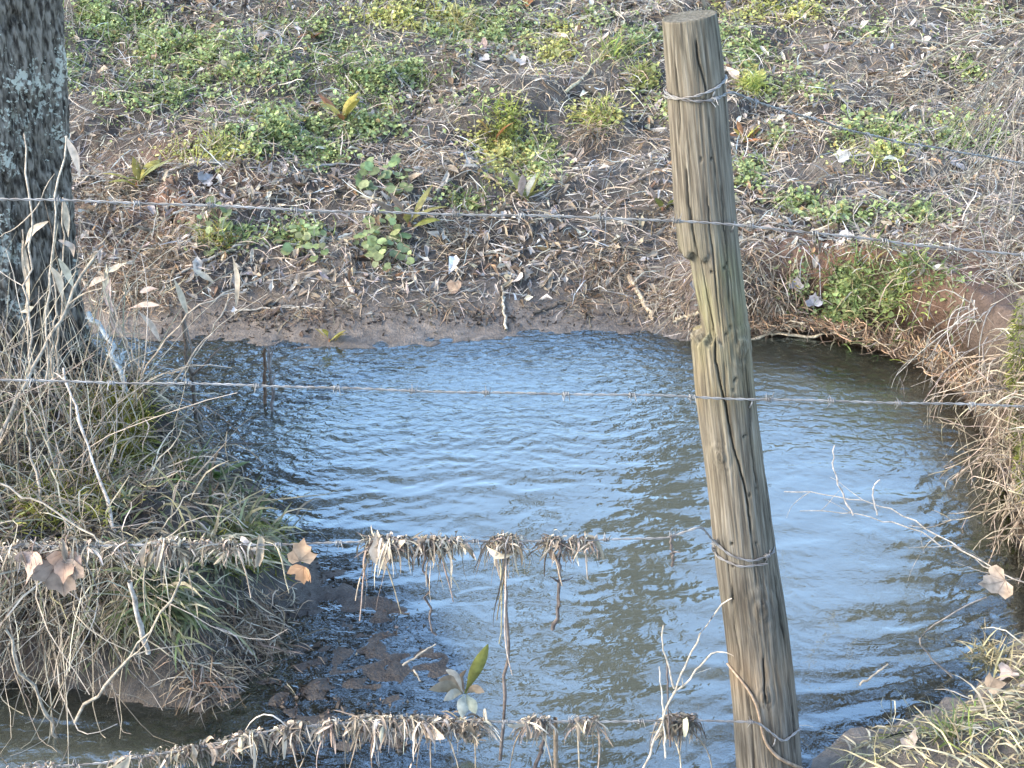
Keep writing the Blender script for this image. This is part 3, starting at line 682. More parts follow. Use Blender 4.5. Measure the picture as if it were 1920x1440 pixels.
bare_tree([(-8.5, 5.0, .6), (-8.4, 5.1, 4), (-8.2, 5.2, 8), (-8.4, 5.0, 11)], .22, .05, 15, 'unseen bare tree added to shade the creek beside the lichened trunk', 15, 1.2, .22)  # another unseen tree added sunward for its shade

def lichen_tree():
    yb = 3.72; nr, m = 330, 220
    ev = np.array([-420, 0, 150, 300, 450, 560, 640, 720]); eu = np.array([96, 110, 117, 122, 130, 138, 146, 156])
    v = np.linspace(-420, 720, nr); uR = np.interp(v, ev, eu); P = on_y(uR, v, yb); z = P[:, 2]; xr = P[:, 0]
    rad0 = np.interp(z, [.2, .45, .8, 1.6, 3.0], [.205, .19, .182, .175, .165]); cx = xr-rad0*1.06-.016
    th = np.arange(m)/m*2*np.pi; zz = z[:, None]; tt = th[None]
    fis = np.abs(fbm(tt*14+.6*np.sin(zz*7), zz*5+0*tt, 3, 91)); rad = rad0[:, None]*(1+.05*np.sin(tt*3+1)+.03*np.sin(tt*5+zz*2)) + np.clip(fis*.17, 0, .022) + .012*fbm(tt*34, zz*30, 3, 93)
    rad += np.exp(-np.maximum(zz-.25, 0)/.12)*.02*(1+np.sin(tt*5))
    V = np.stack([cx[:, None]+rad*np.cos(tt), yb+rad*np.sin(tt), zz+0*tt], -1)
    i = np.arange(nr*m).reshape(nr, m); a, b = i[:-1], i[1:]; F = np.stack([a, np.roll(a, -1, 1), np.roll(b, -1, 1), b], -1).reshape(-1, 4)
    base = np.array([cx[-1], yb, z[-1]])
    t = thing('lichened_tree', 'dark rough tree trunk spotted with pale lichen on the tree-side bank', 'tree', base)
    obj('trunk', V, F, M_bark, None, t, True)
    c0 = np.array([cx[0], yb, z[0]])
    tv, br = bare_tree_mesh([c0, c0+(.05, .1, 1.2), c0+(-.1, .2, 3), c0+(-.2, .1, 6)], rad0[0]*1.0, .04, 21, 12, 1.1, .25)
    obj('upper_trunk', tv[0], tv[1], M_bark, None, t, True); obj('crown', br[0], br[1], M_bark2, np.tile([[.085, .08, .075]], (len(br[0]), 1)), t, True)
lichen_tree()

# ------------------------------------------------------------------ far bank: ground cover
def bank_pts(N, x0=-3.0, x1=3.3, y0=4.3, y1=8.2, hmin=.08):
    x, y = area(x0, x1, y0, y1, N); z = h_at(x, y); k = z > hmin; return np.stack([x, y, z], 1)[k]
BARE = [(1010, 160, 110, 30), (1130, 320, 120, 45), (860, 455, 60, 35), (1600, 130, 80, 35), (1600, 330, 90, 30), (1470, 340, 60, 30), (1250, 500, 60, 40), (640, 400, 80, 25), (330, 490, 60, 20), (760, 290, 70, 30), (1760, 470, 60, 25)]
bareP = [(on_ground(np.array([u]), np.array([v]))[0], on_ground(np.array([u+ru]), np.array([v]))[0], on_ground(np.array([u]), np.array([v-rv]))[0]) for u, v, ru, rv in BARE]
def bareness(p):
    b = np.zeros(len(p))
    for c, a, k in bareP:
        b = np.maximum(b, np.exp(-(((p[:, 0]-c[0])/abs(a[0]-c[0]))**2+((p[:, 1]-c[1])/abs(k[1]-c[1]))**2)**1.5))
    return b
P = bank_pts(100000, hmin=.035); clump = np.clip(fbm(P[:, 0]*3, P[:, 1]*3.6, 4, 101)*3.2+.55, .06, 1)*np.clip((P[:, 2]-.04)/.05+fbm(P[:, 0]*5, P[:, 1]*5, 2, 102), 0, 1)
strip = np.exp(-((P[:, 1]-5.15)/.35)**2)*(P[:, 0] < 1.0)
P = P[rng.uniform(size=len(P)) < np.clip(clump*.62+strip*.5, 0, 1)*(1-.8*bareness(P))]
N = len(P); nr_ = tilt(n_at(P[:, 0], P[:, 1]), .55); sc = np.clip(rng.lognormal(math.log(.027), .52, N), .009, .09)*(1-.12*strip[:1].mean())
col = pick([TAN, GREY, BRN, ORG, PALE, DRK], N, [.24, .40, .14, .02, .09, .11]); k = rng.integers(0, len(LT), N)
az = rng.uniform(0, 6.28, N); P[:, 2] += sc*.12
LS = [(T.reshape(5, 3, 3)[[0, 1, 3, 4]].reshape(-1, 3), Fq[:6]) for T, Fq in LT]
litter = cat([scatter(LS[i], P[k == i], nr_[k == i], az[k == i], sc[k == i], col[k == i]) for i in range(len(LT))])
tag(obj('leaf_litter', *litter[:2], M_leaf, litter[2]), 'grey and tan leaf litter strewn over the far bank', kind='stuff')

# loose straw and dead grass on the slope
P = bank_pts(40000, hmin=.05); N = len(P); P[:, 2] += .006
D = tilt(n_at(P[:, 0], P[:, 1]), .1)*.35 + np.stack([rng.normal(size=N), rng.normal(size=N)*.8, np.zeros(N)], 1)
S = strands(P, D, rng.uniform(.03, .16, N), 5, 1.1, .8); S[..., 2] = np.maximum(S[..., 2], h_at(S[..., 0], S[..., 1])+.003)
V, F, C = ribbons(S, np.tile(np.array([.6, 1, 1, .8, .3]), (N, 1))*rng.uniform(.0008, .0022, N)[:, None], pick([TAN, PALE, GREY, BRN], N, [.35, .18, .3, .17]))
tag(obj('dead_grass', V, F, M_straw, C), 'short dead grass and straw lying on the far slope', kind='stuff')

# green weeds
GREEN = [(190, 40, 80, 40, 1), (290, 90, 90, 45, 1), (420, 110, 130, 55, 1), (640, 130, 90, 55, 1), (560, 40, 70, 30, .6), (780, 30, 120, 30, 1), (860, 60, 60, 30, .7), (930, 60, 80, 40, 1), (1040, 85, 40, 40, 1.1), (760, 140, 80, 35, .8),
         (520, 240, 110, 45, 1), (680, 220, 65, 45, 1), (400, 290, 80, 24, .8), (600, 290, 50, 30, .7), (950, 275, 60, 60, 1.1), (1010, 300, 45, 45, .8), (1120, 215, 50, 22, .9), (880, 380, 50, 18, .8), (420, 440, 60, 28, .9), (560, 440, 60, 26, .7),
         (1200, 150, 30, 28, .9), (1410, 155, 26, 20, 1.3), (1420, 105, 60, 28, .9), (1460, 20, 90, 28, 1), (1200, 75, 60, 25, .8), (1640, 300, 60, 28, .9), (1660, 250, 90, 36, .7), (1820, 250, 60, 40, .7), (1400, 330, 40, 28, .7), (1500, 385, 60, 18, .6),
         (1620, 540, 110, 40, .9), (1700, 520, 80, 28, .8), (1580, 410, 60, 18, .6), (1810, 130, 50, 24, .5), (1840, 30, 60, 20, .6), (340, 180, 70, 40, .5), (240, 170, 60, 50, .5), (1100, 30, 60, 22, .4), (1640, 60, 60, 22, .4), (1330, 60, 60, 30, .5),
         (1450, 260, 30, 20, .4), (1560, 600, 60, 18, .4), (900, 200, 60, 20, .25), (130, 120, 40, 60, .4), (1500, 170, 70, 25, .4), (1720, 400, 80, 25, .35), (1250, 200, 40, 30, .3)]
sunlit = {5, 8, 12, 14, 16, 20, 21, 23, 25}  # patches in dappled sun: the warm light is put into their leaf colour
P, k = px_blobs(GREEN, 80000); x2, y2 = area(-3.4, 3.6, 6.7, 9.4, 14000); P = np.concatenate([P, np.stack([x2, y2, h_at(x2, y2)], 1)]); k = np.r_[k, np.full(len(x2), 99)]
thin = np.clip(fbm(P[:, 0]*11, P[:, 1]*11, 3, 111)*3.4+.55, .05, 1); s_ = rng.uniform(size=len(P)) < thin; P, k, thin = P[s_], k[s_], thin[s_]
N = len(P); P[:, 2] += rng.uniform(0, 1, N)**1.5*.038*thin
LQ = (np.array([[0, 0, 0], [.35, -.38, .10], [.8, -.33, .08], [1, 0, -.06], [.8, .33, .08], [.35, .38, .10]]), np.array([[0, 1, 2, 3], [0, 3, 4, 5]]))
gcol = np.where(np.isin(k, list(sunlit))[:, None], vary((.50, .49, .17), N, .3), vary((.33, .385, .16), N, .34)); yel = rng.uniform(size=N) < .06; gcol[yel] = vary((.36, .30, .10), yel.sum(), .2)
V, F, C = scatter(LQ, P, tilt(np.tile([[0, -.25, 1.]], (N, 1)), .42), rng.uniform(0, 6.28, N), np.clip(rng.lognormal(math.log(.0135), .38, N), .006, .034), gcol)
tag(obj('clover', V, F, M_green, C), 'low green chickweed and clover growing over the far bank', kind='stuff')
P, k = px_blobs(GREEN, 5200); N = len(P); D = np.stack([rng.normal(size=N)*.5, rng.normal(size=N)*.5, np.full(N, .9)], 1)
S = strands(P, D, rng.uniform(.03, .09, N), 4, 1.0, .4)
V, F, C = ribbons(S, np.tile(np.array([.8, 1, .8, .15]), (N, 1))*rng.uniform(.0012, .0025, N)[:, None], np.where(np.isin(k, list(sunlit))[:, None], vary((.30, .31, .09), N), vary((.16, .22, .07), N)))
tag(obj('grass', V, F, M_green, C), 'sparse short green grass among the far bank weeds', kind='stuff')
#@@PART3
# ------------------------------------------------------------------ sticks, stalks, reeds
def px_line(l):
    """(u,v,y) -> on_y ; (u,v) -> lies on the ground"""
    out = []
    for q in l:
        out.append(on_y(q[0], q[1], q[2]) if len(q) == 3 else on_ground(np.array([q[0]], float), np.array([q[1]], float))[0]+np.array([0, 0, .006]))
    return out
def stick(name, label, cat_, l, r0, r1, col, group=None, twigs=0, n=14, wob=.003, seed=0, rough=.25):
    r = np.random.default_rng(seed+int(l[0][0])+int(l[0][1])*7)
    P = smooth_line(px_line(l), n, 2); P[1:-1] += r.normal(size=(n-2, 3))*wob
    rr = np.linspace(r0, r1, n)*(1+r.normal(size=n)*rough*.4)
    parts = [tubes(P[None], rr[None], np.array([col]), 6)]
    L = np.linalg.norm(P[-1]-P[0])
    if twigs:
        k = r.integers(2, n-1, twigs); T = norm(P[k]-P[k-1]); D = norm(T+r.normal(size=T.shape)*.7)
        S = strands(P[k], D, L*r.uniform(.12, .32, twigs), 6, .2, .5)
        parts.append(tubes(S, np.tile(np.linspace(r1*.9, r1*.35, 6), (twigs, 1)), np.tile([col], (twigs, 1)), 4))
    V, F, C = cat(parts); C = C*(1+r.normal(size=(len(C), 1))*.10)
    b = P[0]; o = obj(name, V-b, F, M_twig, C, None, True); o.location = tuple(b); return tag(o, label, cat_, group)
PALESTEM, GREYST, BROWNST = (.30, .262, .205), (.30, .28, .25), (.16, .11, .075)
stick('stick', 'pale barkless stick leaning on the mud under the cut bank', 'stick', [(1180, 520), (1200, 560), (1226, 602)], .011, .008, (.50, .40, .27))
stick('stick', 'thin pale stick standing upright in the mud apron', 'stick', [(949, 622), (945, 580), (941, 540)], .005, .004, (.46, .40, .30), wob=.002)
stick('stick', 'pale root end poking from the mud beside the post', 'stick', [(1262, 606), (1285, 598), (1312, 588)], .006, .010, (.48, .39, .26))
stick('stick', 'long pale twig under the grassy lip beside the post', 'stick', [(1402, 643), (1460, 622), (1545, 600)], .007, .005, (.52, .41, .27))
stick('stick', 'forked pale twig lying across the undercut', 'stick', [(1405, 618), (1450, 628), (1525, 634), (1560, 625), (1600, 610)], .006, .004, (.52, .42, .28), twigs=3)
stick('stick', 'brown twig lying on the mud under the leaf drift', 'stick', [(1060, 548), (1100, 528), (1150, 520)], .006, .004, BROWNST, twigs=3)
stick('stick', 'straight pale twig slanting up the slope between weed patches', 'stick', [(818, 362), (850, 335), (884, 300)], .007, .005, (.42, .37, .30))
stick('stick', 'second straight twig lying beside the dock plant', 'stick', [(835, 372), (870, 350), (905, 330)], .005, .003, (.36, .32, .26))
stick('stick', 'grey curved stick lying above the boxy curled leaf', 'stick', [(535, 335), (580, 318), (640, 308), (700, 316)], .006, .004, GREYST)
stick('stick', 'tan stick lying behind the post near its sawn top', 'stick', [(1358, 90), (1400, 68), (1438, 50)], .007, .006, (.40, .34, .25))
stick('stick', 'long dead straw stalk slanting over the trodden steps', 'stick', [(1060, 175), (1100, 140), (1140, 90), (1170, 60)], .007, .004, (.46, .40, .26))
stick('stick', 'crooked pale twig lying over the dark burrow', 'stick', [(1680, 140), (1720, 135), (1755, 145), (1785, 168)], .006, .004, (.46, .40, .33), twigs=2)
stick('stick', 'reddish twig slanting up from the thicket bank tangle', 'stick', [(1680, 385), (1730, 355), (1780, 330)], .005, .004, (.28, .18, .13))
stick('stick', 'pale dead twig crossing the slope under the second wire', 'stick', [(330, 520), (390, 490), (480, 450), (540, 430)], .005, .004, (.46, .41, .33))
stick('stick', 'long thin twig lying along the muddy margin', 'stick', [(440, 585), (520, 580), (610, 580)], .004, .003, (.44, .40, .33))
stick('stick', 'dark twig lying half sunk in the mud', 'stick', [(1000, 590), (1030, 580), (1060, 568)], .005, .004, (.10, .08, .06))
# standing in the water
stick('drowned_twig', 'dark forked dead stem standing in the shallows by the tree-side bank', 'twig', [(378, 838, 3.75), (362, 740, 3.72), (347, 650, 3.70), (343, 585, 3.68)], .007, .005, (.13, .105, .085), 'dead stems standing in the shallows', twigs=2, wob=.003)
stick('drowned_twig', 'thin curved dead stem beside the forked one', 'twig', [(381, 836, 3.78), (365, 735, 3.76), (358, 655, 3.74), (345, 600, 3.72)], .004, .003, (.24, .21, .18), 'dead stems standing in the shallows', wob=.004)
stick('drowned_twig', 'short brown dead stem standing in open water', 'twig', [(497, 772, 3.98), (497, 720, 3.98), (497, 655, 3.97)], .006, .005, (.15, .095, .06), 'dead stems standing in the shallows', wob=.002)
stick('drowned_twig', 'branched grey dead stem standing in open water', 'twig', [(508, 792, 3.93), (512, 725, 3.93), (507, 665, 3.92), (503, 650, 3.92)], .006, .004, (.20, .17, .15), 'dead stems standing in the shallows', twigs=4, wob=.003)
stick('drowned_twig', 'tall thin stem rising from water through the lower two wires', 'twig', [(938, 1425, 2.28), (950, 1280, 2.27), (952, 1120, 2.26), (943, 1010, 2.24)], .004, .003, (.14, .115, .10), 'dead stems standing in the shallows', wob=.003)
stick('drowned_twig', 'twin dark stem hanging by the third debris clump', 'twig', [(1036, 1180, 2.2), (1052, 1110, 2.2), (1049, 1020, 2.19)], .004, .003, (.12, .10, .09), 'dead stems standing in the shallows', twigs=3, wob=.003)
stick('drowned_twig', 'dark stem under the first hanging debris clump', 'twig', [(818, 1190, 2.2), (803, 1120, 2.2), (795, 1020, 2.19)], .0025, .002, (.12, .10, .09), 'dead stems standing in the shallows', wob=.004)
stick('drowned_twig', 'short dark twig dangling from the debris wire near the post', 'twig', [(1261, 1060, 2.2), (1260, 1030, 2.19), (1258, 1006, 2.19)], .003, .002, (.12, .10, .09), None, twigs=2, wob=.002)
stick('drowned_twig', 'leaning dark stake under the lowest wire', 'twig', [(1003, 1440, 2.24), (1015, 1400, 2.23), (1030, 1352, 2.22)], .004, .004, (.11, .09, .08), 'dead stems standing in the shallows', wob=.002)
stick('drowned_twig', 'brown upright stake under the lowest wire', 'twig', [(1043, 1450, 2.24), (1042, 1400, 2.23), (1041, 1348, 2.22)], .006, .005, (.26, .20, .14), 'dead stems standing in the shallows', wob=.001)
# tree-side bank stalks
LB = 'dry stalks standing on the tree-side bank'
stick('dry_stalk', 'thick pale stalk leaning across the lichened trunk', 'stalk', [(-40, 870, 3.0), (30, 755, 3.1), (110, 600, 3.25), (178, 482, 3.35)], .0055, .0035, PALESTEM, LB, twigs=5, wob=.004)
stick('dry_stalk', 'straight grey stalk slanting from mossy tussock to debris wire', 'stalk', [(222, 1010, 2.75), (180, 880, 2.9), (150, 790, 3.0), (119, 690, 3.1)], .0045, .003, (.40, .36, .31), LB, twigs=2, wob=.003)
stick('dry_stalk', 'thin pale stalk leaning beside the slanting grey one', 'stalk', [(82, 965, 2.8), (62, 860, 2.9), (44, 770, 3.0)], .0035, .0025, PALESTEM, LB, wob=.003)
stick('dry_stalk', 'long drooping stalk crossing the tree-side bank grass', 'stalk', [(-30, 895, 2.7), (110, 960, 2.65), (170, 1000, 2.62), (260, 1060, 2.6)], .003, .002, PALESTEM, LB, wob=.005)
stick('dry_stalk', 'tall thin dead stalk before the trunk, bent at the tip', 'stalk', [(60, 700, 3.2), (50, 560, 3.2), (58, 420, 3.2), (45, 250, 3.2)], .003, .002, (.38, .33, .27), LB, twigs=3, wob=.006)
stick('dry_stalk', 'dead stalk rising against the bare side of the trunk', 'stalk', [(85, 720, 3.25), (92, 560, 3.25), (110, 380, 3.25), (125, 255, 3.25)], .003, .002, (.42, .37, .30), LB, wob=.006)
stick('dry_stalk', 'pale straw stalk dropping from the debris wire to dark water', 'stalk', [(120, 1410, 2.4), (80, 1320, 2.38), (30, 1240, 2.36), (10, 1180, 2.35)], .004, .003, PALESTEM, LB, wob=.004)
stick('dry_stalk', 'grey stub leaning against the overhanging grass', 'stalk', [(278, 1225, 2.42), (262, 1170, 2.41), (243, 1090, 2.4)], .006, .005, (.34, .31, .27), LB, wob=.002)
stick('dry_stalk', 'long straw crossing the overhanging grass diagonally', 'stalk', [(140, 1355, 2.36), (260, 1210, 2.36), (330, 1110, 2.36), (385, 1000, 2.37)], .0035, .002, PALESTEM, LB, twigs=3, wob=.004)
stick('lichen_twig', 'crooked twig crusted with pale blue lichen beside the tussock', 'twig', [(250, 770, 3.5), (230, 720, 3.52), (205, 650, 3.55), (190, 610, 3.58), (165, 585, 3.6)], .007, .008, (.36, .40, .40), None, twigs=5, wob=.008)
def reed(l, leaves, label, r0=.003):
    P = smooth_line(px_line(l), 16, 2); P[1:-1] += rng.normal(size=(14, 3))*.004
    t = thing('dry_reed', label, 'reed', P[0], 'dead reeds with pale curled leaves on the tree-side bank')
    V, F, C = tubes(P[None], np.linspace(r0, r0*.6, 16)[None], np.array([(.40, .33, .25)]), 5); obj('stem', V, F, M_twig, C, t, True)
    for lf in leaves:
        q = smooth_line(px_line(lf), 12, 2); L = np.linalg.norm(np.diff(q, axis=0), axis=1).sum()
        wd = np.sin(np.pi*np.clip(np.linspace(.06, 1, 12), 0, 1))**1.2*.0085+.0006; tw = np.linspace(0, rng.uniform(.6, 2.2), 12)+rng.uniform(0, 1)
        side = np.stack([np.cos(tw)*.4, -np.abs(np.cos(tw))-.2, np.sin(tw)], 1)[None]
        V, F, C = ribbons(q[None], wd[None], np.array([vary((.52, .43, .33), 1, .15)[0]]), side, .35); obj('leaf', V, F, M_leaf, C, t, True)
yr = 3.55
reed([(200, 700, yr), (205, 620, yr), (203, 560, yr), (195, 510, yr)], [[(203, 520, yr), (180, 525, yr), (162, 542, yr)], [(200, 510, yr), (220, 500, yr), (238, 492, yr)], [(205, 570, yr), (198, 540, yr), (200, 495, yr)]], 'dead reed with three pale leaves fanned at its top')
reed([(260, 700, yr), (245, 650, yr), (225, 620, yr), (208, 560, yr)], [[(212, 585, yr), (200, 560, yr), (207, 522, yr)], [(235, 635, yr), (215, 610, yr), (205, 585, yr)]], 'dead reed bending to the trunk with two long leaves')
reed([(265, 710, yr), (290, 660, yr), (340, 590, yr), (400, 560, yr), (520, 505, yr+.4)], [[(352, 590, yr), (338, 550, yr), (325, 520, yr)], [(300, 640, yr), (285, 610, yr), (258, 582, yr)], [(262, 548, yr), (280, 541, yr), (296, 541, yr)], [(298, 572, yr), (270, 570, yr), (242, 578, yr)]], 'dead reed arching over the mud with scattered curled leaves')
reed([(300, 745, yr), (375, 650, yr+.05), (420, 580, yr+.1), (440, 500, yr+.15)], [[(443, 575, yr+.1), (446, 520, yr+.1), (436, 480, yr+.1)], [(400, 528, yr+.1), (380, 515, yr+.1), (358, 502, yr+.1)]], 'dead reed holding a limp upright leaf over the mud margin')
reed([(110, 720, 3.3), (112, 600, 3.3), (120, 480, 3.3), (118, 370, 3.3)], [[(118, 372, 3.3), (123, 400, 3.3), (128, 445, 3.3)], [(122, 255, 3.3), (140, 290, 3.3), (150, 330, 3.3)], [(110, 450, 3.3), (135, 460, 3.3), (138, 482, 3.3)]], 'dead reed with drooping pale leaves against the trunk edge')
reed([(55, 720, 3.25), (50, 600, 3.25), (45, 500, 3.25), (42, 430, 3.25)], [[(42, 450, 3.25), (48, 500, 3.25), (55, 565, 3.25)], [(90, 415, 3.25), (60, 430, 3.25), (42, 470, 3.25)], [(62, 575, 3.25), (50, 582, 3.25), (38, 585, 3.25)]], 'dead reed with brown hanging leaves before the trunk')
reed([(95, 720, 3.2), (98, 620, 3.2), (105, 540, 3.2), (95, 500, 3.2)], [[(95, 500, 3.2), (110, 520, 3.2), (118, 560, 3.2)], [(110, 485, 3.2), (125, 510, 3.2), (138, 540, 3.2)]], 'short dead reed with two blade leaves at the trunk foot')

# right side canes and twigs
stick('arching_cane', 'long bare cane arching from the thicket bank over the water', 'cane', [(1990, 1115, 2.75), (1900, 1085, 2.8), (1850, 1060, 2.85), (1760, 1003, 2.95), (1680, 955, 3.05), (1600, 932, 3.12), (1470, 922, 3.2)], .0022, .0010, (.29, .26, .22), None, twigs=5, n=22, wob=.003)
stick('arching_cane', 'lower bare cane forking under the longer arching one', 'cane', [(1860, 1068, 2.85), (1800, 1035, 2.9), (1700, 985, 2.98), (1620, 962, 3.04), (1500, 958, 3.1)], .0019, .0009, (.27, .245, .21), None, twigs=4, n=20, wob=.003)
stick('arching_cane', 'thin hooked cane tip curling above the arching canes', 'cane', [(1600, 965, 3.05), (1575, 920, 3.06), (1560, 870, 3.06), (1565, 835, 3.07)], .003, .0016, (.36, .33, .30), None, wob=.002)
stick('arching_cane', 'small hooked twig tip beside the curling cane', 'cane', [(1645, 965, 3.0), (1635, 930, 3.0), (1640, 905, 3.0), (1650, 900, 3.0)], .0025, .0015, (.36, .33, .30), None, wob=.001)
stick('arching_cane', 'thin bent twig rising from the pool near the tan snagged leaf', 'cane', [(1790, 1275, 2.6), (1740, 1230, 2.6), (1713, 1196, 2.6), (1780, 1150, 2.62), (1850, 1120, 2.64)], .0025, .0015, (.22, .19, .16), None, wob=.002)
stick('floating_straw', 'pale straw slanting out of the pool beside the post', 'straw', [(1612, 1285, 2.47), (1640, 1265, 2.48), (1665, 1245, 2.49)], .0028, .002, PALESTEM, None, wob=.001)
stick('floating_straw', 'pale twig lying across the dark shoal water', 'straw', [(755, 1248, 2.42), (790, 1225, 2.44), (817, 1208, 2.46)], .0028, .002, PALESTEM, None, wob=.001)
stick('floating_straw', 'short pale straw stuck in the shoal by the muddy plant', 'straw', [(776, 1260), (788, 1280), (796, 1296)], .0025, .002, PALESTEM, None, wob=.001)
stick('floating_straw', 'short white straw floating beyond the tree-side bank tip', 'straw', [(520, 947), (526, 938), (531, 926)], .003, .002, (.55, .52, .45), None, wob=.001)
SPRIG = stick('dry_sprig', 'pale forked sprig standing in front of the post', 'sprig', [(1200, 1470, 2.0), (1222, 1400, 2.0), (1262, 1300, 2.0), (1300, 1215, 2.0), (1340, 1145, 2.0), (1373, 1112, 2.0), (1372, 1122, 2.0)], .0023, .0011, (.38, .335, .27), None, n=26, wob=.0015)
ARM1 = stick('branch', 'left arm of the pale sprig before the post', 'sprig', [(1264, 1290, 2.0), (1250, 1235, 2.0), (1239, 1195, 2.0), (1244, 1172, 2.0)], .0021, .0012, (.38, .335, .27), None, wob=.001)
ARM2 = stick('branch', 'right arm of the pale sprig touching the post', 'sprig', [(1262, 1300, 2.0), (1295, 1270, 2.0), (1330, 1228, 2.0), (1350, 1218, 2.0), (1364, 1224, 2.0)], .0021, .0012, (.38, .335, .27), None, twigs=3, wob=.001)
stick('dry_sprig', 'thin straight sprig rising close to the forked one', 'sprig', [(1248, 1420, 2.0), (1244, 1340, 2.0), (1236, 1250, 2.0)], .002, .0012, (.50, .45, .37), None, wob=.001)
stick('dry_sprig', 'dark thin stem behind the forked pale sprig', 'sprig', [(1257, 1400, 2.1), (1252, 1330, 2.1), (1250, 1240, 2.1)], .0022, .0015, (.12, .10, .09), None, wob=.001)
for a_ in (ARM1, ARM2):
    a_.parent = SPRIG; a_.location = a_.location-SPRIG.location
    for k_ in ('label', 'category'): del a_[k_]
vp = [(1366, 1226), (1385, 1240), (1400, 1258), (1412, 1285), (1418, 1320), (1425, 1350), (1445, 1378), (1470, 1400), (1492, 1425)]
P = smooth_line([post_surf(u, v, .006) for u, v in vp], 30, 2); V, F, C = tubes(P[None], np.linspace(.0022, .004, 30)[None], np.array([(.30, .22, .15)]), 6)
o = obj('dead_vine', V-P[-1], F, M_twig, C, None, True); o.location = tuple(P[-1]); tag(o, 'dry brown vine creeping up the foot of the post', 'vine')

# drooping leafless branches and shrubs on the right
def shrub(name, label, roots, aim, N, L, r, col, group=None, droop=.6, curl=.5, child=2):
    """roots: list of 3D points ; aim: main direction"""
    roots = np.array(roots); k = rng.integers(0, len(roots), N); P0 = roots[k]+rng.normal(size=(N, 3))*.03
    D = norm(np.array(aim)[None]+rng.normal(size=(N, 3))*.45); S = strands(P0, D, rng.uniform(*L, N), 9, droop, curl)
    parts = [tubes(S, np.linspace(1, .45, 9)[None]*rng.uniform(r*.6, r*1.2, N)[:, None], vary(col, N, .25), 4)]
    if child:
        par = np.repeat(np.arange(N), child); kk = rng.integers(2, 8, len(par)); T = norm(S[par, kk]-S[par, kk-1])
        S2 = strands(S[par, kk], norm(T+rng.normal(size=T.shape)*.6), rng.uniform(L[0], L[1], len(par))*.45, 6, droop, curl)
        parts.append(tubes(S2, np.tile(np.linspace(1, .4, 6)*r*.55, (len(par), 1)), vary(col, len(par), .25), 3))
    V, F, C = cat(parts); b = roots.mean(0); o = obj(name, V-b, F, M_twig, C, None, True); o.location = tuple(b)
    return tag(o, label, 'shrub', group)
shrub('drooping_branches', 'drooping grey leafless branch tips hanging beside the slope beyond the post', [on_y(1990, 30, 4.3), on_y(1960, 60, 4.3), on_y(2000, 110, 4.2)], (-.75, -.1, -.45), 30, (.35, .9), .0028, (.20, .185, .155), None, .8, .45, 4)
gp = lambda u, v: on_ground(np.array([float(u)]), np.array([float(v)]))[0]
shrub('dry_thicket', 'grey tangle of dead stems on the thicket bank below the wire', [gp(1880, 520), gp(1840, 580), gp(1905, 620), gp(1860, 480)], (-.35, -.55, .35), 80, (.15, .42), .0021, (.30, .27, .235), None, 1.9, 1.3, 2)
shrub('dry_thicket', 'pale tangle of dead stems above the second wire beyond the post', [gp(1880, 400), gp(1910, 460), gp(1830, 430)], (-.2, -.3, .7), 38, (.18, .42), .0018, (.33, .30, .26), None, 1.2, .8, 2)
shrub('dry_thicket', 'brown matted stems hanging down the thicket bank to the dark water', [gp(1905, 740), gp(1900, 820), gp(1912, 900), gp(1918, 960), gp(1890, 680)], (-.55, -.45, .15), 130, (.12, .36), .0026, (.27, .22, .165), None, 2.8, 1.5, 2)
P = smooth_line([gp(1935, 900)+np.array([0.02, 0, -.05]), on_y(1925, 800, 3.62), on_y(1918, 700, 3.66), on_y(1922, 620, 3.7), on_y(1935, 560, 3.75)], 40, 3)
rr = .035+.012*fbm(np.arange(40)*.3, np.zeros(40), 3, 5); V, F, C = tubes(P[None], rr[None], np.array([(.10, .09, .07)]), 14)
tm = thing('mossy_stem', 'moss covered stem standing at the thicket bank edge', 'stump', P[0]); obj('stem', V, F, M_twig, C, tm, True)
N = 5200; k = rng.integers(2, 39, N); dd = norm(rng.normal(size=(N, 3))+np.array([-.3, -.5, 0])); S = strands(P[k]+rng.normal(size=(N, 3))*.008+dd*.03, dd+np.array([0, 0, .2]), rng.uniform(.008, .028, N), 3, 1.2, .5)
V, F, C = ribbons(S, np.tile([.0016, .0014, .0004], (N, 1)), pick([(.16, .19, .035), (.24, .25, .06), (.10, .12, .03)], N)); obj('moss', V, F, M_green, C, tm)

# roots hanging from the undercut lip
lip = [(1385, 600), (1430, 610), (1480, 612), (1530, 610), (1580, 618), (1630, 625), (1680, 640), (1730, 655), (1780, 690), (1820, 720)]
base = np.array([gp(u, v-14) for u, v in lip]); N = 900; t = rng.uniform(0, len(lip)-1, N); i = np.minimum(t.astype(int), len(lip)-2); f = (t-i)[:, None]
P0 = base[i]*(1-f)+base[i+1]*f + rng.normal(size=(N, 3))*np.array([.03, .03, .012]); P0[:, 2] = np.minimum(P0[:, 2], h_at(P0[:, 0], P0[:, 1])+.01)
S = strands(P0, np.stack([rng.normal(size=N)*.6, -np.abs(rng.normal(size=N))*.8-.3, rng.normal(size=N)*.3], 1), rng.uniform(.03, .17, N), 8, 3.0, 1.3)
S[..., 2] = np.maximum(S[..., 2], .055+.05*fbm(S[..., 0]*9, S[..., 1]*9, 2, 5)+rng.normal(size=(N, 1))*.015)
V, F, C = tubes(S, np.linspace(1, .4, 8)[None]*np.clip(rng.lognormal(math.log(.0016), .5, N), .0008, .005)[:, None], pick([(.34, .22, .13), (.22, .14, .085), (.44, .35, .24), (.13, .09, .06)], N), 4)
tag(obj('hanging_roots', V, F, M_twig, C), 'fringe of thin brown roots hanging from the undercut bank', kind='stuff')
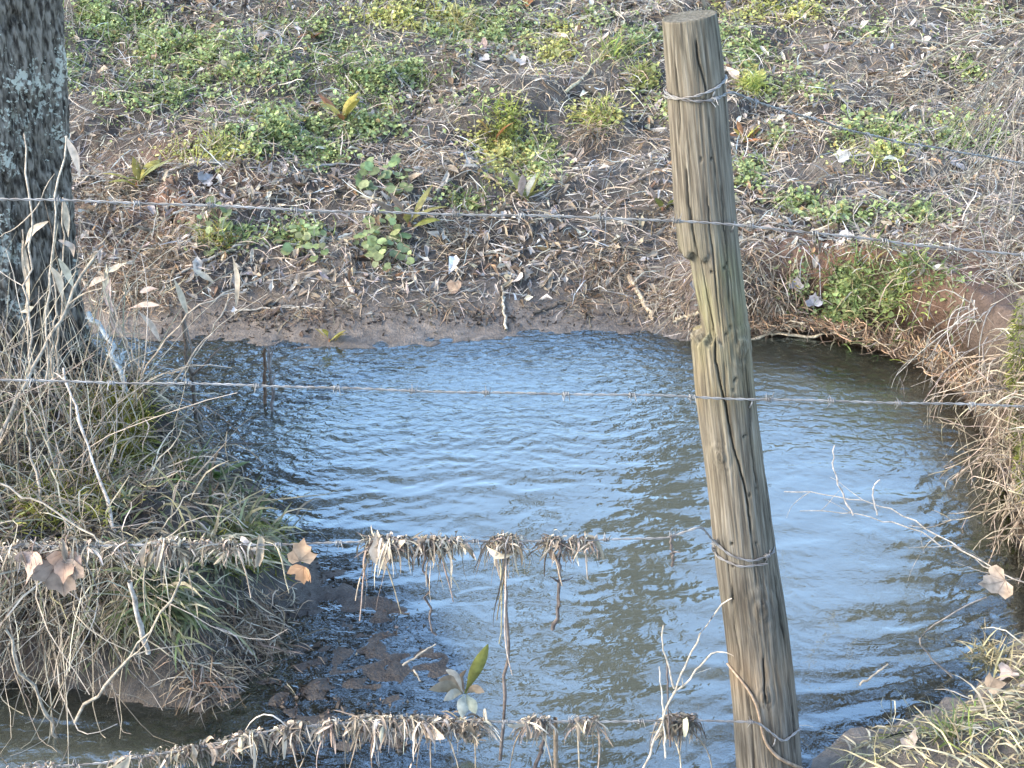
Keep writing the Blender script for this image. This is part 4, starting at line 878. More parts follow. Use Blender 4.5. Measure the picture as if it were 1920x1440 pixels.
# lip grass on the right far bank, drooping over the edge
gl = [(1500, 545), (1560, 545), (1620, 550), (1680, 555), (1740, 570), (1790, 600)]
b2 = np.array([gp(u, v) for u, v in gl]); N = 420; t = rng.uniform(0, len(gl)-1, N); i = np.minimum(t.astype(int), len(gl)-2); f = (t-i)[:, None]
P0 = b2[i]*(1-f)+b2[i+1]*f + rng.normal(size=(N, 3))*np.array([.05, .11, 0]); P0[:, 2] = h_at(P0[:, 0], P0[:, 1])
k_ = P0[:, 2] > .12; P0 = P0[k_]; N = len(P0)
S = strands(P0, np.stack([rng.normal(size=N)*.45, -.45-np.abs(rng.normal(size=N))*.4, np.full(N, .6)], 1), rng.uniform(.03, .09, N), 7, 2.2, .8)
S[..., 2] = np.maximum(S[..., 2], .08)
V, F, C = ribbons(S, np.tile(np.array([.7, 1, 1, 1, .9, .6, .15]), (N, 1))*rng.uniform(.0011, .0024, N)[:, None], pick([(.20, .23, .08), (.33, .30, .17), (.42, .37, .27), (.13, .17, .055)], N))
tag(obj('lip_grass', V, F, M_straw, C), 'grass drooping over the undercut lip of the far bank', kind='stuff')

# ------------------------------------------------------------------ tree-side bank: dense dry grass, moss, hanging fringe
def land_pts(x0, x1, y0, y1, N, hmin=.09):
    x, y = area(x0, x1, y0, y1, N); z = h_at(x, y); k = z > hmin; return np.stack([x, y, z], 1)[k]
STRAWC = [(.33, .29, .22), (.24, .205, .15), (.42, .38, .30), (.15, .12, .085), (.17, .165, .085)]
P = land_pts(-2.5, -.45, 2.45, 4.4, 17000, .07); P = P[(P[:, 0] < -.86+rng.normal(size=len(P))*.04) | (P[:, 1] > 3.0)]; N = len(P)
nn = n_at(P[:, 0], P[:, 1], .08); out = nn*np.array([1, 1, 0]); D = out*1.6+np.stack([rng.normal(size=N)*.45+.1, rng.normal(size=N)*.45-.15, np.full(N, .75)], 1)
S = strands(P, D, np.clip(rng.lognormal(math.log(.11), .55, N), .03, .40), 7, 2.2, 1.3)
S[..., 2] = np.maximum(S[..., 2], np.minimum(h_at(S[..., 0], S[..., 1]), .6)+.004)
pt = np.clip(fbm(P[:, 0]*3, P[:, 1]*3, 3, 121)*2+.5, 0, 1)
col = pick(STRAWC, N, [.24, .26, .10, .28, .12]); gr = rng.uniform(size=N) < pt*.12; col[gr] = vary((.15, .19, .075), gr.sum())
V, F, C = ribbons(S, np.tile(np.array([.7, 1, 1, 1, .9, .6, .2]), (N, 1))*rng.uniform(.001, .0024, N)[:, None], col)
tag(obj('dry_grass', V, F, M_straw, C), 'matted dry grass covering the tree-side bank', kind='stuff')
# fringe that hangs over the near face
x = rng.uniform(-2.3, -.84, 3000); y = 2.63+rng.normal(size=3000)*.07+(x+1.2)*.06+np.clip(x+.85, 0, 1)*.7; z = h_at(x, y); k = z > .1; P = np.stack([x, y, z], 1)[k]; N = len(P)
S = strands(P, np.stack([rng.normal(size=N)*.5+.05, -.75-np.abs(rng.normal(size=N))*.3, np.full(N, .5)+rng.normal(size=N)*.3], 1), np.clip(rng.lognormal(math.log(.20), .5, N), .06, .5), 10, 3.0, 1.9)
S[..., 2] = np.maximum(S[..., 2], .004)
V, F, C = tubes(S, np.linspace(1, .5, 10)[None]*rng.uniform(.0009, .0022, N)[:, None], pick(STRAWC, N, [.32, .28, .18, .19, .03]), 3)
tag(obj('hanging_grass', V, F, M_straw, C), 'curtain of dead grass hanging over the tree-side bank face', kind='stuff')
xt = rng.uniform(-2.2, -.92, 260); yt = 2.60+rng.normal(size=260)*.07; P = np.stack([xt, yt, h_at(xt, yt)], 1); P = P[P[:, 2] > .1]; N = len(P)
S = strands(P, np.stack([rng.normal(size=N)*.7, -.55-np.abs(rng.normal(size=N))*.25, .25+rng.normal(size=N)*.3], 1), rng.uniform(.28, .62, N), 12, 2.6, .9); S[..., 2] = np.maximum(S[..., 2], .003)
V, F, C = tubes(S, np.linspace(1, .5, 12)[None]*rng.uniform(.0009, .0019, N)[:, None], pick(STRAWC, N, [.34, .24, .30, .12, .0]), 4)
tag(obj('trailing_straw', V, F, M_straw, C), 'long limp straws trailing from the tree-side bank into dark water', kind='stuff')
# tall thin dead stems round the tree foot
x, y = area(-2.1, -1.0, 2.8, 3.9, 520); P = np.stack([x, y, h_at(x, y)], 1); P = P[P[:, 2] > .15]; N = len(P)
S = strands(P, np.stack([rng.normal(size=N)*.28, rng.normal(size=N)*.2, np.ones(N)], 1), rng.uniform(.15, .62, N), 9, .5, .6)
V, F, C = tubes(S, np.linspace(1, .4, 9)[None]*rng.uniform(.001, .0022, N)[:, None], pick(STRAWC, N, [.35, .2, .35, .1, .0]), 4)
tag(obj('standing_straw', V, F, M_straw, C), 'thin upright dead stems round the foot of the lichened tree', kind='stuff')
# moss and green blades on the tree-side bank
P, k = px_blobs([(230, 800, 40, 60, 1), (210, 770, 60, 30, .6), (250, 850, 30, 30, 1), (345, 870, 25, 30, .5), (470, 1020, 70, 40, .4), (110, 930, 100, 60, .25)], 9000); N = len(P)
S = strands(P, n_at(P[:, 0], P[:, 1])+rng.normal(size=(N, 3))*.5, rng.uniform(.012, .045, N), 3, .8, .5)
V, F, C = ribbons(S, np.tile([.002, .0016, .0004], (N, 1)), pick([(.24, .24, .045), (.15, .16, .035), (.33, .31, .08)], N))
tag(obj('moss', V, F, M_green, C), 'yellow green moss on the tussock of the tree-side bank', kind='stuff')
P, k = px_blobs([(300, 1130, 60, 50, 1), (250, 1150, 40, 40, .8), (420, 1040, 70, 40, 1), (480, 1010, 60, 40, .8), (300, 960, 80, 40, .15), (345, 1160, 40, 30, .7), (440, 950, 50, 30, .6), (395, 905, 20, 20, 1)], 900); N = len(P)
S = strands(P, np.stack([rng.normal(size=N)*.5, rng.normal(size=N)*.4-.25, np.full(N, .9)], 1), rng.uniform(.05, .19, N), 6, 2.0, .4)
V, F, C = ribbons(S, np.tile(np.array([.7, 1, 1, .9, .6, .15]), (N, 1))*rng.uniform(.0016, .0042, N)[:, None], pick([(.13, .16, .07), (.22, .22, .12), (.34, .31, .21)], N))
tag(obj('green_grass', V, F, M_green, C), 'green grass blades growing through the tree-side bank straw', kind='stuff')

# near thicket bank and thicket bank cover
P = land_pts(.58, 2.6, 1.9, 3.35, 12000, .015); P = P[(P[:, 1] < 2.75)]; N = len(P)
S = strands(P, np.stack([rng.normal(size=N)*.6-.2, rng.normal(size=N)*.5, np.full(N, .55)], 1), np.clip(rng.lognormal(math.log(.065), .5, N), .03, .28), 6, 2.0, .8)
S[..., 2] = np.maximum(S[..., 2], h_at(S[..., 0], S[..., 1])+.003)
col = pick([(.42, .36, .23), (.34, .30, .17), (.50, .44, .31), (.22, .25, .08), (.16, .22, .06)], N, [.34, .3, .24, .07, .05])
V, F, C = ribbons(S, np.tile(np.array([.7, 1, 1, .9, .6, .15]), (N, 1))*rng.uniform(.0011, .0026, N)[:, None], col)
tag(obj('bank_grass', V, F, M_straw, C), 'tan and green grass on the near bank beside the post', kind='stuff')
P = land_pts(1.05, 2.9, 2.9, 4.6, 9000, .15); P = P[(P[:, 0] > 1.3+np.clip((P[:, 1]-3.7)/.2, 0, 1)*.35)]; N = len(P); out = n_at(P[:, 0], P[:, 1], .08)*np.array([1, 1, 0])
S = strands(P, out*1.4+np.stack([rng.normal(size=N)*.5-.2, rng.normal(size=N)*.5-.2, np.full(N, .6)], 1), rng.uniform(.05, .22, N), 7, 2.0, 1.9)
S[..., 2] = np.maximum(S[..., 2], np.maximum(np.minimum(h_at(S[..., 0], S[..., 1]), .5)+.003, .05+.05*rng.uniform(size=(N, 1))))
V, F, C = ribbons(S, np.tile(np.array([.7, 1, 1, 1, .9, .6, .15]), (N, 1))*rng.uniform(.001, .0021, N)[:, None], pick([(.34, .29, .21), (.27, .21, .14), (.40, .36, .29), (.20, .15, .10), (.17, .18, .07)], N, [.3, .25, .2, .15, .1]))
tag(obj('bank_straw', V, F, M_straw, C), 'brown dead grass matted over the thicket bank', kind='stuff')

# ------------------------------------------------------------------ flood debris on the two lower wires
def debris(key, u0, u1, N, lmin, lmax, label, leaves=0, dark=.0, spike=0):
    v0 = np.interp([u0, u1], [p[0] for p in (w4 if key == 4 else w5)], [p[1] for p in (w4 if key == 4 else w5)])
    xa, xb = on_fence(u0, v0[0], .072)[0], on_fence(u1, v0[1], .072)[0]
    kc = max(3, int(abs(xb-xa)/.03)); ctr = rng.uniform(xa, xb, kc); x = np.clip(ctr[rng.choice(kc, N, p=rng.dirichlet(np.full(kc, 1.2)))]+rng.normal(size=N)*.014, xa, xb); c = wire_z(key, x); m = wire_z(key, np.array([(xa+xb)/2]))[0]
    t = thing('flood_debris', label, 'debris', m, 'flood debris caught on the wires')
    s = rng.choice([-1., 1.], N, p=[.75, .25])
    P0 = c + np.stack([rng.normal(size=N)*.004, -s*-.002*0+rng.normal(size=N)*.004, .003+np.abs(rng.normal(size=N))*.005], 1)
    D = np.stack([rng.normal(size=N)*.4, -s*np.abs(rng.normal(size=N))*.5, np.abs(rng.normal(size=N))*.08], 1)
    prof = .55+.45*np.sin((x-xa)/(xb-xa+1e-6)*np.pi*rng.integers(1, 4)+1)**2
    lng = rng.uniform(size=N) < .12; S = strands(P0, D, rng.uniform(lmin*.6, lmax, N)*prof*np.where(lng, 1.7, .85), 8, 5.0, .75)
    cc = pick([(.43, .365, .28), (.31, .26, .20), (.54, .47, .375), (.22, .18, .14), (.12, .10, .075)], N, [.32, .25, .23, .12, .08])*(1-dark)
    V, F, C = ribbons(S, np.tile(np.array([.8, 1, 1, 1, 1, .8, .6, .25]), (N, 1))*np.clip(rng.lognormal(math.log(.0014), .6, N), .0006, .006)[:, None], cc, None, .3)
    N2 = N; xm = np.clip(ctr[rng.integers(0, kc, N2)]+rng.normal(size=N2)*.016, xa, xb); cm = wire_z(key, xm)
    S = strands(cm+rng.normal(size=(N2, 3))*np.array([.004, .005, .005])+np.array([0, 0, -.003]), np.stack([rng.choice([-1., 1.], N2), rng.normal(size=N2)*.35, -np.abs(rng.normal(size=N2))*.35+.15], 1), rng.uniform(.015, .06, N2), 6, 2.2, .9)
    V2, F2, C2 = ribbons(S, np.tile(np.array([.6, 1, 1, 1, .8, .3]), (N2, 1))*np.clip(rng.lognormal(math.log(.0014), .5, N2), .0006, .004)[:, None], pick([(.35, .30, .23), (.26, .215, .165), (.48, .42, .335), (.15, .125, .095)], N2)*(1-dark), None, .3)
    V, F, C = cat([(V, F, C), (V2, F2, C2)])
    tag(obj('straw', V, F, M_straw, C, t), kind='stuff')
    for _ in range(leaves):
        q = wire_z(key, np.array([rng.uniform(xa, xb)]))[0]+np.array([0, -.008, -.012]); T, Fq = LT[rng.integers(0, len(LT))]; az = np.array([rng.uniform(0, 6)])
        V, F, C = scatter((T, Fq), q[None], norm(np.array([[rng.normal()*.4, -1, rng.normal()*.4]])), az, np.array([rng.uniform(.035, .07)]), pick([(.38, .31, .23), (.30, .24, .18), (.45, .37, .28)], 1))
        obj('caught_leaf', V, F, M_leaf, C, t, True)
    for _ in range(spike):
        q = wire_z(key, np.array([rng.uniform(xa, xb)]))[0]; S1 = strands(q[None], np.array([[rng.normal()*.3, -.2, -.3]]), np.array([rng.uniform(lmax, lmax*2)]), 9, 3, .35)
        V, F, C = tubes(S1, np.linspace(.0022, .001, 9)[None], vary((.30, .25, .19), 1), 4); obj('hanging_stem', V, F, M_twig, C, t, True)
debris(4, -200, 175, 380, .02, .10, 'matted straw on the debris wire around the hanging grey leaf', 5, 0, 2)
debris(4, 170, 360, 230, .02, .09, 'matted straw on the debris wire over the green blades', 3, 0, 2)
debris(4, 355, 545, 110, .02, .07, 'thin straw on the debris wire beside the upright leaf', 1, 0, 2)
debris(4, 678, 758, 190, .03, .11, 'ragged straw and leaf clump on the debris wire over shoal water', 4, .1, 3)
debris(4, 792, 866, 150, .03, .085, 'square straw clump on the debris wire next to the ragged one', 3, .1, 2)
debris(4, 922, 968, 100, .03, .15, 'narrow straw clump tapering down a dark stem', 1, .1, 3)
debris(4, 1020, 1046, 60, .02, .07, 'small straw clump above twin dark stems', 1, .1, 2)
debris(4, 1072, 1104, 70, .02, .055, 'bristly straw clump on the debris wire nearest the post', 0, 0, 1)
debris(5, -200, 330, 150, .02, .07, 'straw along the sagging end of the lowest wire', 4, 0, 1)
debris(5, 330, 520, 150, .02, .085, 'straw and pale leaves on the sloping part of the lowest wire', 7, 0, 3)
debris(5, 520, 670, 120, .02, .09, 'thin straw on the lowest wire over dark mud', 3, .1, 3)
debris(5, 672, 905, 420, .03, .12, 'broad shaggy straw curtain on the lowest wire', 9, 0, 3)
debris(5, 972, 1026, 80, .02, .09, 'straw clump with a tan leaf on the lowest wire by the stakes', 2, 0, 2)
debris(5, 1080, 1118, 45, .02, .08, 'small trailing straw clump on the lowest wire nearest the post', 0, 0, 2)
debris(5, 1238, 1300, 120, .05, .14, 'brown dead leaf clump hanging beside the post foot', 5, .3, 2)

# ------------------------------------------------------------------ big lobed leaves, one by one
def big_leaf(p, nrm, az, size, col, label, seed, curl=.35, stalk=True, group=None):
    T, Fq = palmate(seed, curl); t = thing('lobed_leaf', label, 'leaf', p, group)
    V, F, C = scatter((T, Fq), np.array([p]), norm(np.array([nrm], float)), np.array([az], float), np.array([size]), np.array([col]))
    rr = np.tile(np.hypot(T[:, 0], T[:, 1])[:, None], 1); C = C*(1.08-.25*rr)
    obj('blade', V, F, M_leaf, np.clip(C, 0, .8), t, True)
    Rm = frames(norm(np.array([nrm], float)), np.array([az]))[0]
    vein = []
    for a, ln in ((0, .95), (.62, .62), (-.62, .62), (1.25, .5), (-1.25, .5)):
        q = np.linspace(0, 1, 6)[:, None]*np.array([math.cos(a), math.sin(a), 0])*ln
        kz = np.array([T[np.argmin(((T[:, :2]-z[:2])**2).sum(1)), 2] for z in q]); kz[1:-1] = (kz[:-2]+kz[1:-1]*2+kz[2:])/4; q[:, 2] = kz+.012; vein.append(q @ Rm.T*size+p)
    V, F, C = tubes(np.array(vein), np.tile(np.linspace(.011, .004, 6)*size, (5, 1)), np.tile([np.array(col)*.72], (5, 1)), 4); obj('vein', V, F, M_leaf, C, t, True)
    if stalk:
        q = strands(np.array([p]), -(Rm[:, 0]+Rm[:, 2]*.3)[None], np.array([size*.6]), 6, .3, .3); V, F, C = tubes(q, np.full((1, 6), .0012), np.array([np.array(col)*.7]), 4); obj('leaf_stalk', V, F, M_twig, C, t, True)
def face(u, v, key_off=.08): return on_fence(u, v, key_off)
# az is the direction whose cross with the normal gives the tip direction
big_leaf(face(562, 1052, .085), (0.45, -1, .35), -.25, .050, (.50, .34, .22), 'upright orange tan lobed leaf caught on the debris wire', 3, .5, False)
big_leaf(face(570, 1062, .085), (-.5, -1, -.1), math.pi*1.12, .045, (.36, .22, .13), 'rusty lobed leaf hanging below the upright orange one', 4, .4, False)
big_leaf(face(110, 1050, .09), (.1, -1, .05), math.pi*1.05, .085, (.30, .23, .18), 'large grey brown lobed leaf hanging from the debris wire', 5, .2)
big_leaf(face(122, 1035, .085), (.3, -1, .3), math.pi*.9, .055, (.42, .28, .20), 'tan folded leaf above the large hanging grey one', 6, .5)
big_leaf(face(60, 1035, .085), (-.3, -1, .2), math.pi*1.1, .05, (.42, .31, .25), 'pinkish leaf draped on the debris wire beside the hanging grey one', 7, .6)
big_leaf(on_y(1885, 1088, 2.75), (-.2, -.6, .8), math.pi*.55, .075, (.50, .38, .27), 'tan curled leaf snagged on the arching canes', 8, .7)
for u, v, sz, c, lab, sd in [(1852, 1300, .07, (.40, .31, .22), 'brown holed leaf lying on the near bank grass', 11), (1898, 1268, .075, (.55, .45, .38), 'pale pinkish leaf lying on the near bank heap', 12), (1915, 1300, .07, (.48, .40, .33), 'cupped grey tan leaf on the near bank heap', 13),
     (1700, 1410, .06, (.46, .38, .31), 'flat pale leaf in the near bank grass', 14), (1525, 578, .085, (.50, .47, .48), 'pale grey lobed leaf on the green lip of the undercut', 15), (1492, 545, .075, (.42, .38, .37), 'grey leaf beside the green lip of the undercut', 16),
     (380, 348, .10, (.33, .33, .34), 'blue grey flat leaf lying below the weeds', 17), (640, 332, .10, (.42, .35, .30), 'boxy curled brown leaf under the grey curved stick', 18), (912, 92, .10, (.48, .34, .28), 'pink brown leaf above the trodden step', 19),
     (985, 122, .09, (.60, .55, .50), 'whitish curled leaf on the edge of the trodden step', 20), (905, 112, .08, (.58, .52, .46), 'pale flat leaf below the pink brown one', 21), (1725, 80, .10, (.52, .44, .38), 'pale lobed leaf lying high on the slope beyond the post', 22),
     (425, 135, .10, (.50, .40, .26), 'yellow tan leaf among the weeds above the dock plants', 23), (490, 78, .09, (.46, .40, .36), 'grey tan leaf curled between weeds above the dock plants', 24), (1570, 305, .09, (.55, .53, .49), 'white flat leaf under the weed patch beyond the post', 25),
     (1795, 310, .10, (.44, .40, .38), 'grey lobed leaf beside the pale tangle', 26), (970, 525, .10, (.58, .52, .46), 'pale lobed leaf in the leaf drift above the mud', 27), (860, 550, .09, (.34, .25, .18), 'brown leaf at the lower edge of the leaf drift', 28),
     (1120, 235, .08, (.50, .36, .27), 'orange brown leaf near the trodden hollow', 29), (985, 12, .09, (.42, .20, .09), 'rust orange leaf at the top of the slope', 30), (1575, 450, .09, (.55, .50, .44), 'cream lobed leaf under the second wire beside the post', 31), (440, 590, .03, (.70, .70, .70), 'tiny white leaf scrap on the muddy margin', 32)]:
    p = gp(u, v); nn = n_at(np.array([p[0]]), np.array([p[1]]))[0]; p = p+np.array([0, 0, .012])
    big_leaf(p, nn+np.array([rng.normal()*.3, -.35+rng.normal()*.2, 0]), rng.uniform(0, 6.28), sz*.62, c, lab, sd, .6)

# ------------------------------------------------------------------ dock plants and grass tufts
def dock(u, v, s, n, cols, label, up=1.7, group='dock plants on the far bank', p=None):
    p = gp(u, v) if p is None else np.array(p); t = thing('dock_plant', label, 'plant', p, group)
    for i in range(n):
        az = i*2.4+rng.uniform(-.4, .4); e = rng.uniform(.4, 1.3)*up; L = s*rng.uniform(.6, 1.1)
        S = strands(p[None]+rng.normal(size=(1, 3))*.006, np.array([[math.cos(az), math.sin(az), e]]), np.array([L]), 8, .9, .12)
        wd = np.array([.12, .2, .6, .95, 1, .85, .5, .08])*L*.125
        V, F, C = ribbons(S, wd[None], pick(cols, 1, None, .15), np.array([[[0, 0, 1.]]])+rng.normal(size=(1, 1, 3))*.2, -.3); obj('leaf', V, F, M_green, C, t, True)
    S = strands(p[None], np.array([[0, 0, 1.]]), np.array([s*.12]), 3, 0, 0); V, F, C = tubes(S, np.array([[.008, .007, .004]])*s/.15, np.array([(.25, .12, .07)]), 6); obj('crown', V, F, M_twig, C, t, True)
YG, RB, OL = (.34, .30, .07), (.34, .16, .07), (.20, .20, .06)
dock(642, 228, .16, 9, [YG, RB, OL], 'yellow and red dock plant among green weeds, mid slope')
dock(258, 350, .18, 8, [YG, YG, OL], 'bright yellow green dock plant beside the lichened trunk')
dock(768, 425, .17, 7, [OL, (.24, .22, .07), BRN], 'olive dock plant just above the broad leaved weeds')
dock(985, 378, .17, 7, [OL, OL, GREY], 'grey olive dock plant above the second wire')
dock(1243, 395, .14, 6, [OL, BRN], 'dark olive dock plant against the post')
dock(1398, 265, .13, 7, [RB, YG], 'red brown dock plant just beyond the post')
dock(928, 262, .13, 7, [RB, (.40, .25, .10)], 'orange dock plant on the brightest weed tussock')
dock(585, 70, .15, 8, [OL, RB], 'olive dock plant high among the weeds above the dock plants')
dock(618, 640, .085, 6, [YG, (.42, .33, .10), TAN], 'small yellow dock plant on the muddy water margin', 1.4)
dock(1640, 498, .09, 3, [YG], 'tiny yellow dock shoot on the undercut lip')
dock(405, 905, .12, 4, [(.10, .15, .05)], 'dark green dock plant at the tree-side bank tip')
pm = on_y(872, 1305, 2.40); pm[2] = max(h_at(pm[0], pm[1]), 0.0)
bmp = thing('muddy_dock_plant', 'mud coated dock plant with one upright green leaf on the shoal', 'plant', pm)
for l, c, wd in [([(872, 1300, 2.40), (888, 1265, 2.39), (902, 1235, 2.38), (915, 1208, 2.37)], (.17, .175, .045), .014), ([(868, 1300, 2.40), (840, 1285, 2.38), (805, 1293, 2.36)], (.20, .18, .13), .013), ([(868, 1300, 2.4), (850, 1262, 2.42), (836, 1256, 2.42)], (.36, .35, .30), .010),
                 ([(870, 1302, 2.4), (868, 1325, 2.36), (866, 1345, 2.34)], (.40, .43, .37), .014), ([(875, 1302, 2.4), (884, 1320, 2.37), (892, 1338, 2.35)], (.33, .36, .28), .012), ([(866, 1300, 2.4), (850, 1300, 2.37), (832, 1314, 2.35)], (.36, .36, .30), .011), ([(875, 1300, 2.4), (890, 1290, 2.39), (908, 1298, 2.38)], (.22, .18, .13), .010), ([(872, 1300, 2.4), (862, 1270, 2.43), (875, 1255, 2.44)], (.20, .15, .10), .006), ([(868, 1300, 2.4), (845, 1275, 2.41), (822, 1275, 2.4)], (.24, .20, .14), .012)]:
    q = smooth_line(px_line(l), 9, 1); prof = np.array([.15, .25, .55, .85, 1, 1, .85, .55, .1])
    V, F, C = ribbons(q[None], (prof*wd)[None], np.array([c]), np.array([[[.25, -1., .55]]]), -.3); obj('leaf', V, F, M_green, C, bmp, True)
N = 60; S = strands(np.tile(pm[None], (N, 1))+rng.normal(size=(N, 3))*np.array([.02, .02, .008]), np.stack([rng.normal(size=N), rng.normal(size=N), np.full(N, .8)], 1), rng.uniform(.02, .06, N), 5, 2, .5)
V, F, C = ribbons(S, np.tile([.002, .002, .002, .0015, .0005], (N, 1)), pick([(.20, .16, .11), (.13, .10, .07)], N)); obj('dead_leaf_base', V, F, M_straw, C, bmp)

def tuft(u, v, N, L, cols, label, lean=(0, -.1), group='grass tufts on the far bank', droop=1.3, w0=.0022):
    p = gp(u, v); P = p[None]+rng.normal(size=(N, 3))*np.array([L*.28, L*.28, 0]); P[:, 2] = h_at(P[:, 0], P[:, 1])
    S = strands(P, np.stack([rng.normal(size=N)*.45+lean[0], rng.normal(size=N)*.4+lean[1], np.full(N, 1.)], 1), rng.uniform(.5, 1.1, N)*L, 6, droop, .35)
    V, F, C = ribbons(S, np.tile(np.array([.7, 1, 1, .8, .5, .12]), (N, 1))*rng.uniform(.6, 1.2, N)[:, None]*w0, pick(cols, N)); o = obj('grass_tuft', V-p, F, M_green, C); o.location = tuple(p); tag(o, label, 'grass', group)
LG, DG, ST = (.30, .36, .09), (.15, .21, .07), (.45, .38, .22)
tuft(1410, 165, 190, .085, [LG, (.36, .40, .11)], 'small bright lime tuft just beyond the post by the top wire')
tuft(1203, 150, 130, .10, [LG, ST], 'yellow green tuft beside the post below its sawn top')
tuft(1140, 110, 120, .17, [ST, LG, DG], 'tall straw streaked tuft leaning over the trodden step', (.35, -.1))
tuft(1120, 225, 120, .10, [LG, ST], 'yellowish tuft near the trodden hollow')
tuft(870, 60, 110, .14, [ST, (.38, .32, .12)], 'straw coloured tuft high on the slope')
tuft(1690, 540, 130, .13, [DG, LG, ST], 'green tuft on the undercut lip', (0, -.4))
tuft(1610, 540, 150, .11, [DG, ST], 'dull green tuft drooping on the undercut lip', (0, -.5))
tuft(410, 455, 120, .10, [LG, ST, (.40, .30, .10)], 'yellow green tuft above the leaf drift')
tuft(410, 275, 120, .09, [ST, LG], 'straw yellow tuft on the middle slope near the trunk')
tuft(950, 245, 140, .10, [LG, (.34, .38, .08)], 'bright green tuft crowning the tussock with the orange dock')
tuft(1780, 1380, 60, .08, [DG, LG, ST, ST], 'green tuft in the near bank grass', (0, 0), None)
tuft(1860, 1240, 80, .09, [ST, (.40, .36, .22)], 'straw tuft on the near bank heap', (-.2, 0), None)
# broad leaved weeds
def weed(u, v, n, label, s=.03, spread=.07):
    p = gp(u, v); t = thing('broadleaf_weed', label, 'plant', p, 'broad leaved weeds on the far bank')
    parts = []
    a = rng.uniform(0, 6.28, n); q = np.sqrt(rng.uniform(0, 1, n))*spread; P = p+np.stack([np.cos(a)*q*1.1, np.sin(a)*q, np.zeros(n)], 1); P[:, 2] = h_at(P[:, 0], P[:, 1]); Q = P+np.stack([rng.normal(size=n)*.01, rng.normal(size=n)*.01-.008, rng.uniform(.02, .06, n)], 1)
    S = np.stack([P, (P+Q)/2+rng.normal(size=P.shape)*.003, Q], 1); V, F, C = tubes(S, np.full((n, 3), .0011), vary((.17, .22, .08), n), 3); tag(obj('stems', V, F, M_green, C, t), kind='stuff')
    disc = np.array([[0, 0, 0]]+[[math.cos(b)*(1 if j else .55)+.35, math.sin(b)*.95, .12*abs(math.sin(b))] for j, b in enumerate(np.linspace(math.pi, 3*math.pi, 9)[:-1])]); T = (disc, np.array([[0, 1, 2, 3], [0, 3, 4, 5], [0, 5, 6, 7], [0, 7, 8, 1]]))
    cols = pick([(.20, .26, .115), (.25, .29, .13), (.17, .21, .10)], n); sc = rng.uniform(.35, .75, n)*s; nr2 = tilt(np.tile([[0, -.5, 1.]], (n, 1)), .3); az = rng.uniform(0, 6.28, n)
    for i in range(n):
        V, F, C = scatter(T, Q[i:i+1], nr2[i:i+1], az[i:i+1], sc[i:i+1], cols[i:i+1]); obj('leaf', V, F, M_green, C, t, True)
weed(715, 352, 34, 'broad leaved weed patch beside the boxy curled leaf', .036, .10)
weed(715, 445, 26, 'upper half of the broad leaved weed trailing to the mud', .038, .09)
weed(735, 495, 22, 'lower half of the broad leaved weed trailing to the mud', .034, .08)
weed(410, 430, 16, 'small broad leaved weed under the second wire near the trunk', .03, .06)
weed(575, 460, 20, 'loose broad leaved weed below the slope twig near the trunk', .03, .10)

# ------------------------------------------------------------------ tussock root fibres (brown, on the downhill side of tussocks)
P, k = px_blobs([(800, 310, 60, 45, 1), (210, 370, 45, 45, 1.2), (1480, 245, 60, 30, 1), (1110, 245, 45, 20, 1), (740, 465, 25, 45, .9), (850, 440, 40, 35, .7), (300, 460, 70, 50, .7), (1700, 180, 60, 40, .5), (1390, 480, 50, 60, .6), (1140, 500, 70, 40, .8), (1090, 570, 40, 25, .8), (1260, 430, 30, 50, .6), (1440, 560, 60, 40, .8), (250, 540, 80, 50, .8), (340, 270, 40, 20, .5), (480, 1180, 70, 70, .5), (400, 1270, 60, 40, .5), (440, 930, 50, 25, .5), (560, 585, 90, 12, .5), (1230, 560, 60, 40, .7), (820, 575, 120, 12, .4), (1330, 600, 60, 30, .8)], 7400); N = len(P)
S = strands(P, np.stack([rng.normal(size=N)*.8, -.5+rng.normal(size=N)*.4, np.full(N, .35)], 1), rng.uniform(.03, .13, N), 6, 2.2, .9); S[..., 2] = np.maximum(S[..., 2], h_at(S[..., 0], S[..., 1])+.002)
V, F, C = ribbons(S, np.tile(np.array([.8, 1, 1, .9, .7, .3]), (N, 1))*rng.uniform(.0009, .002, N)[:, None], pick([(.28, .20, .13), (.36, .29, .20), (.20, .145, .10), (.42, .36, .28)], N))
tag(obj('root_fibres', V, F, M_straw, C), 'brown root fibres and dead thatch under the tussocks', kind='stuff')

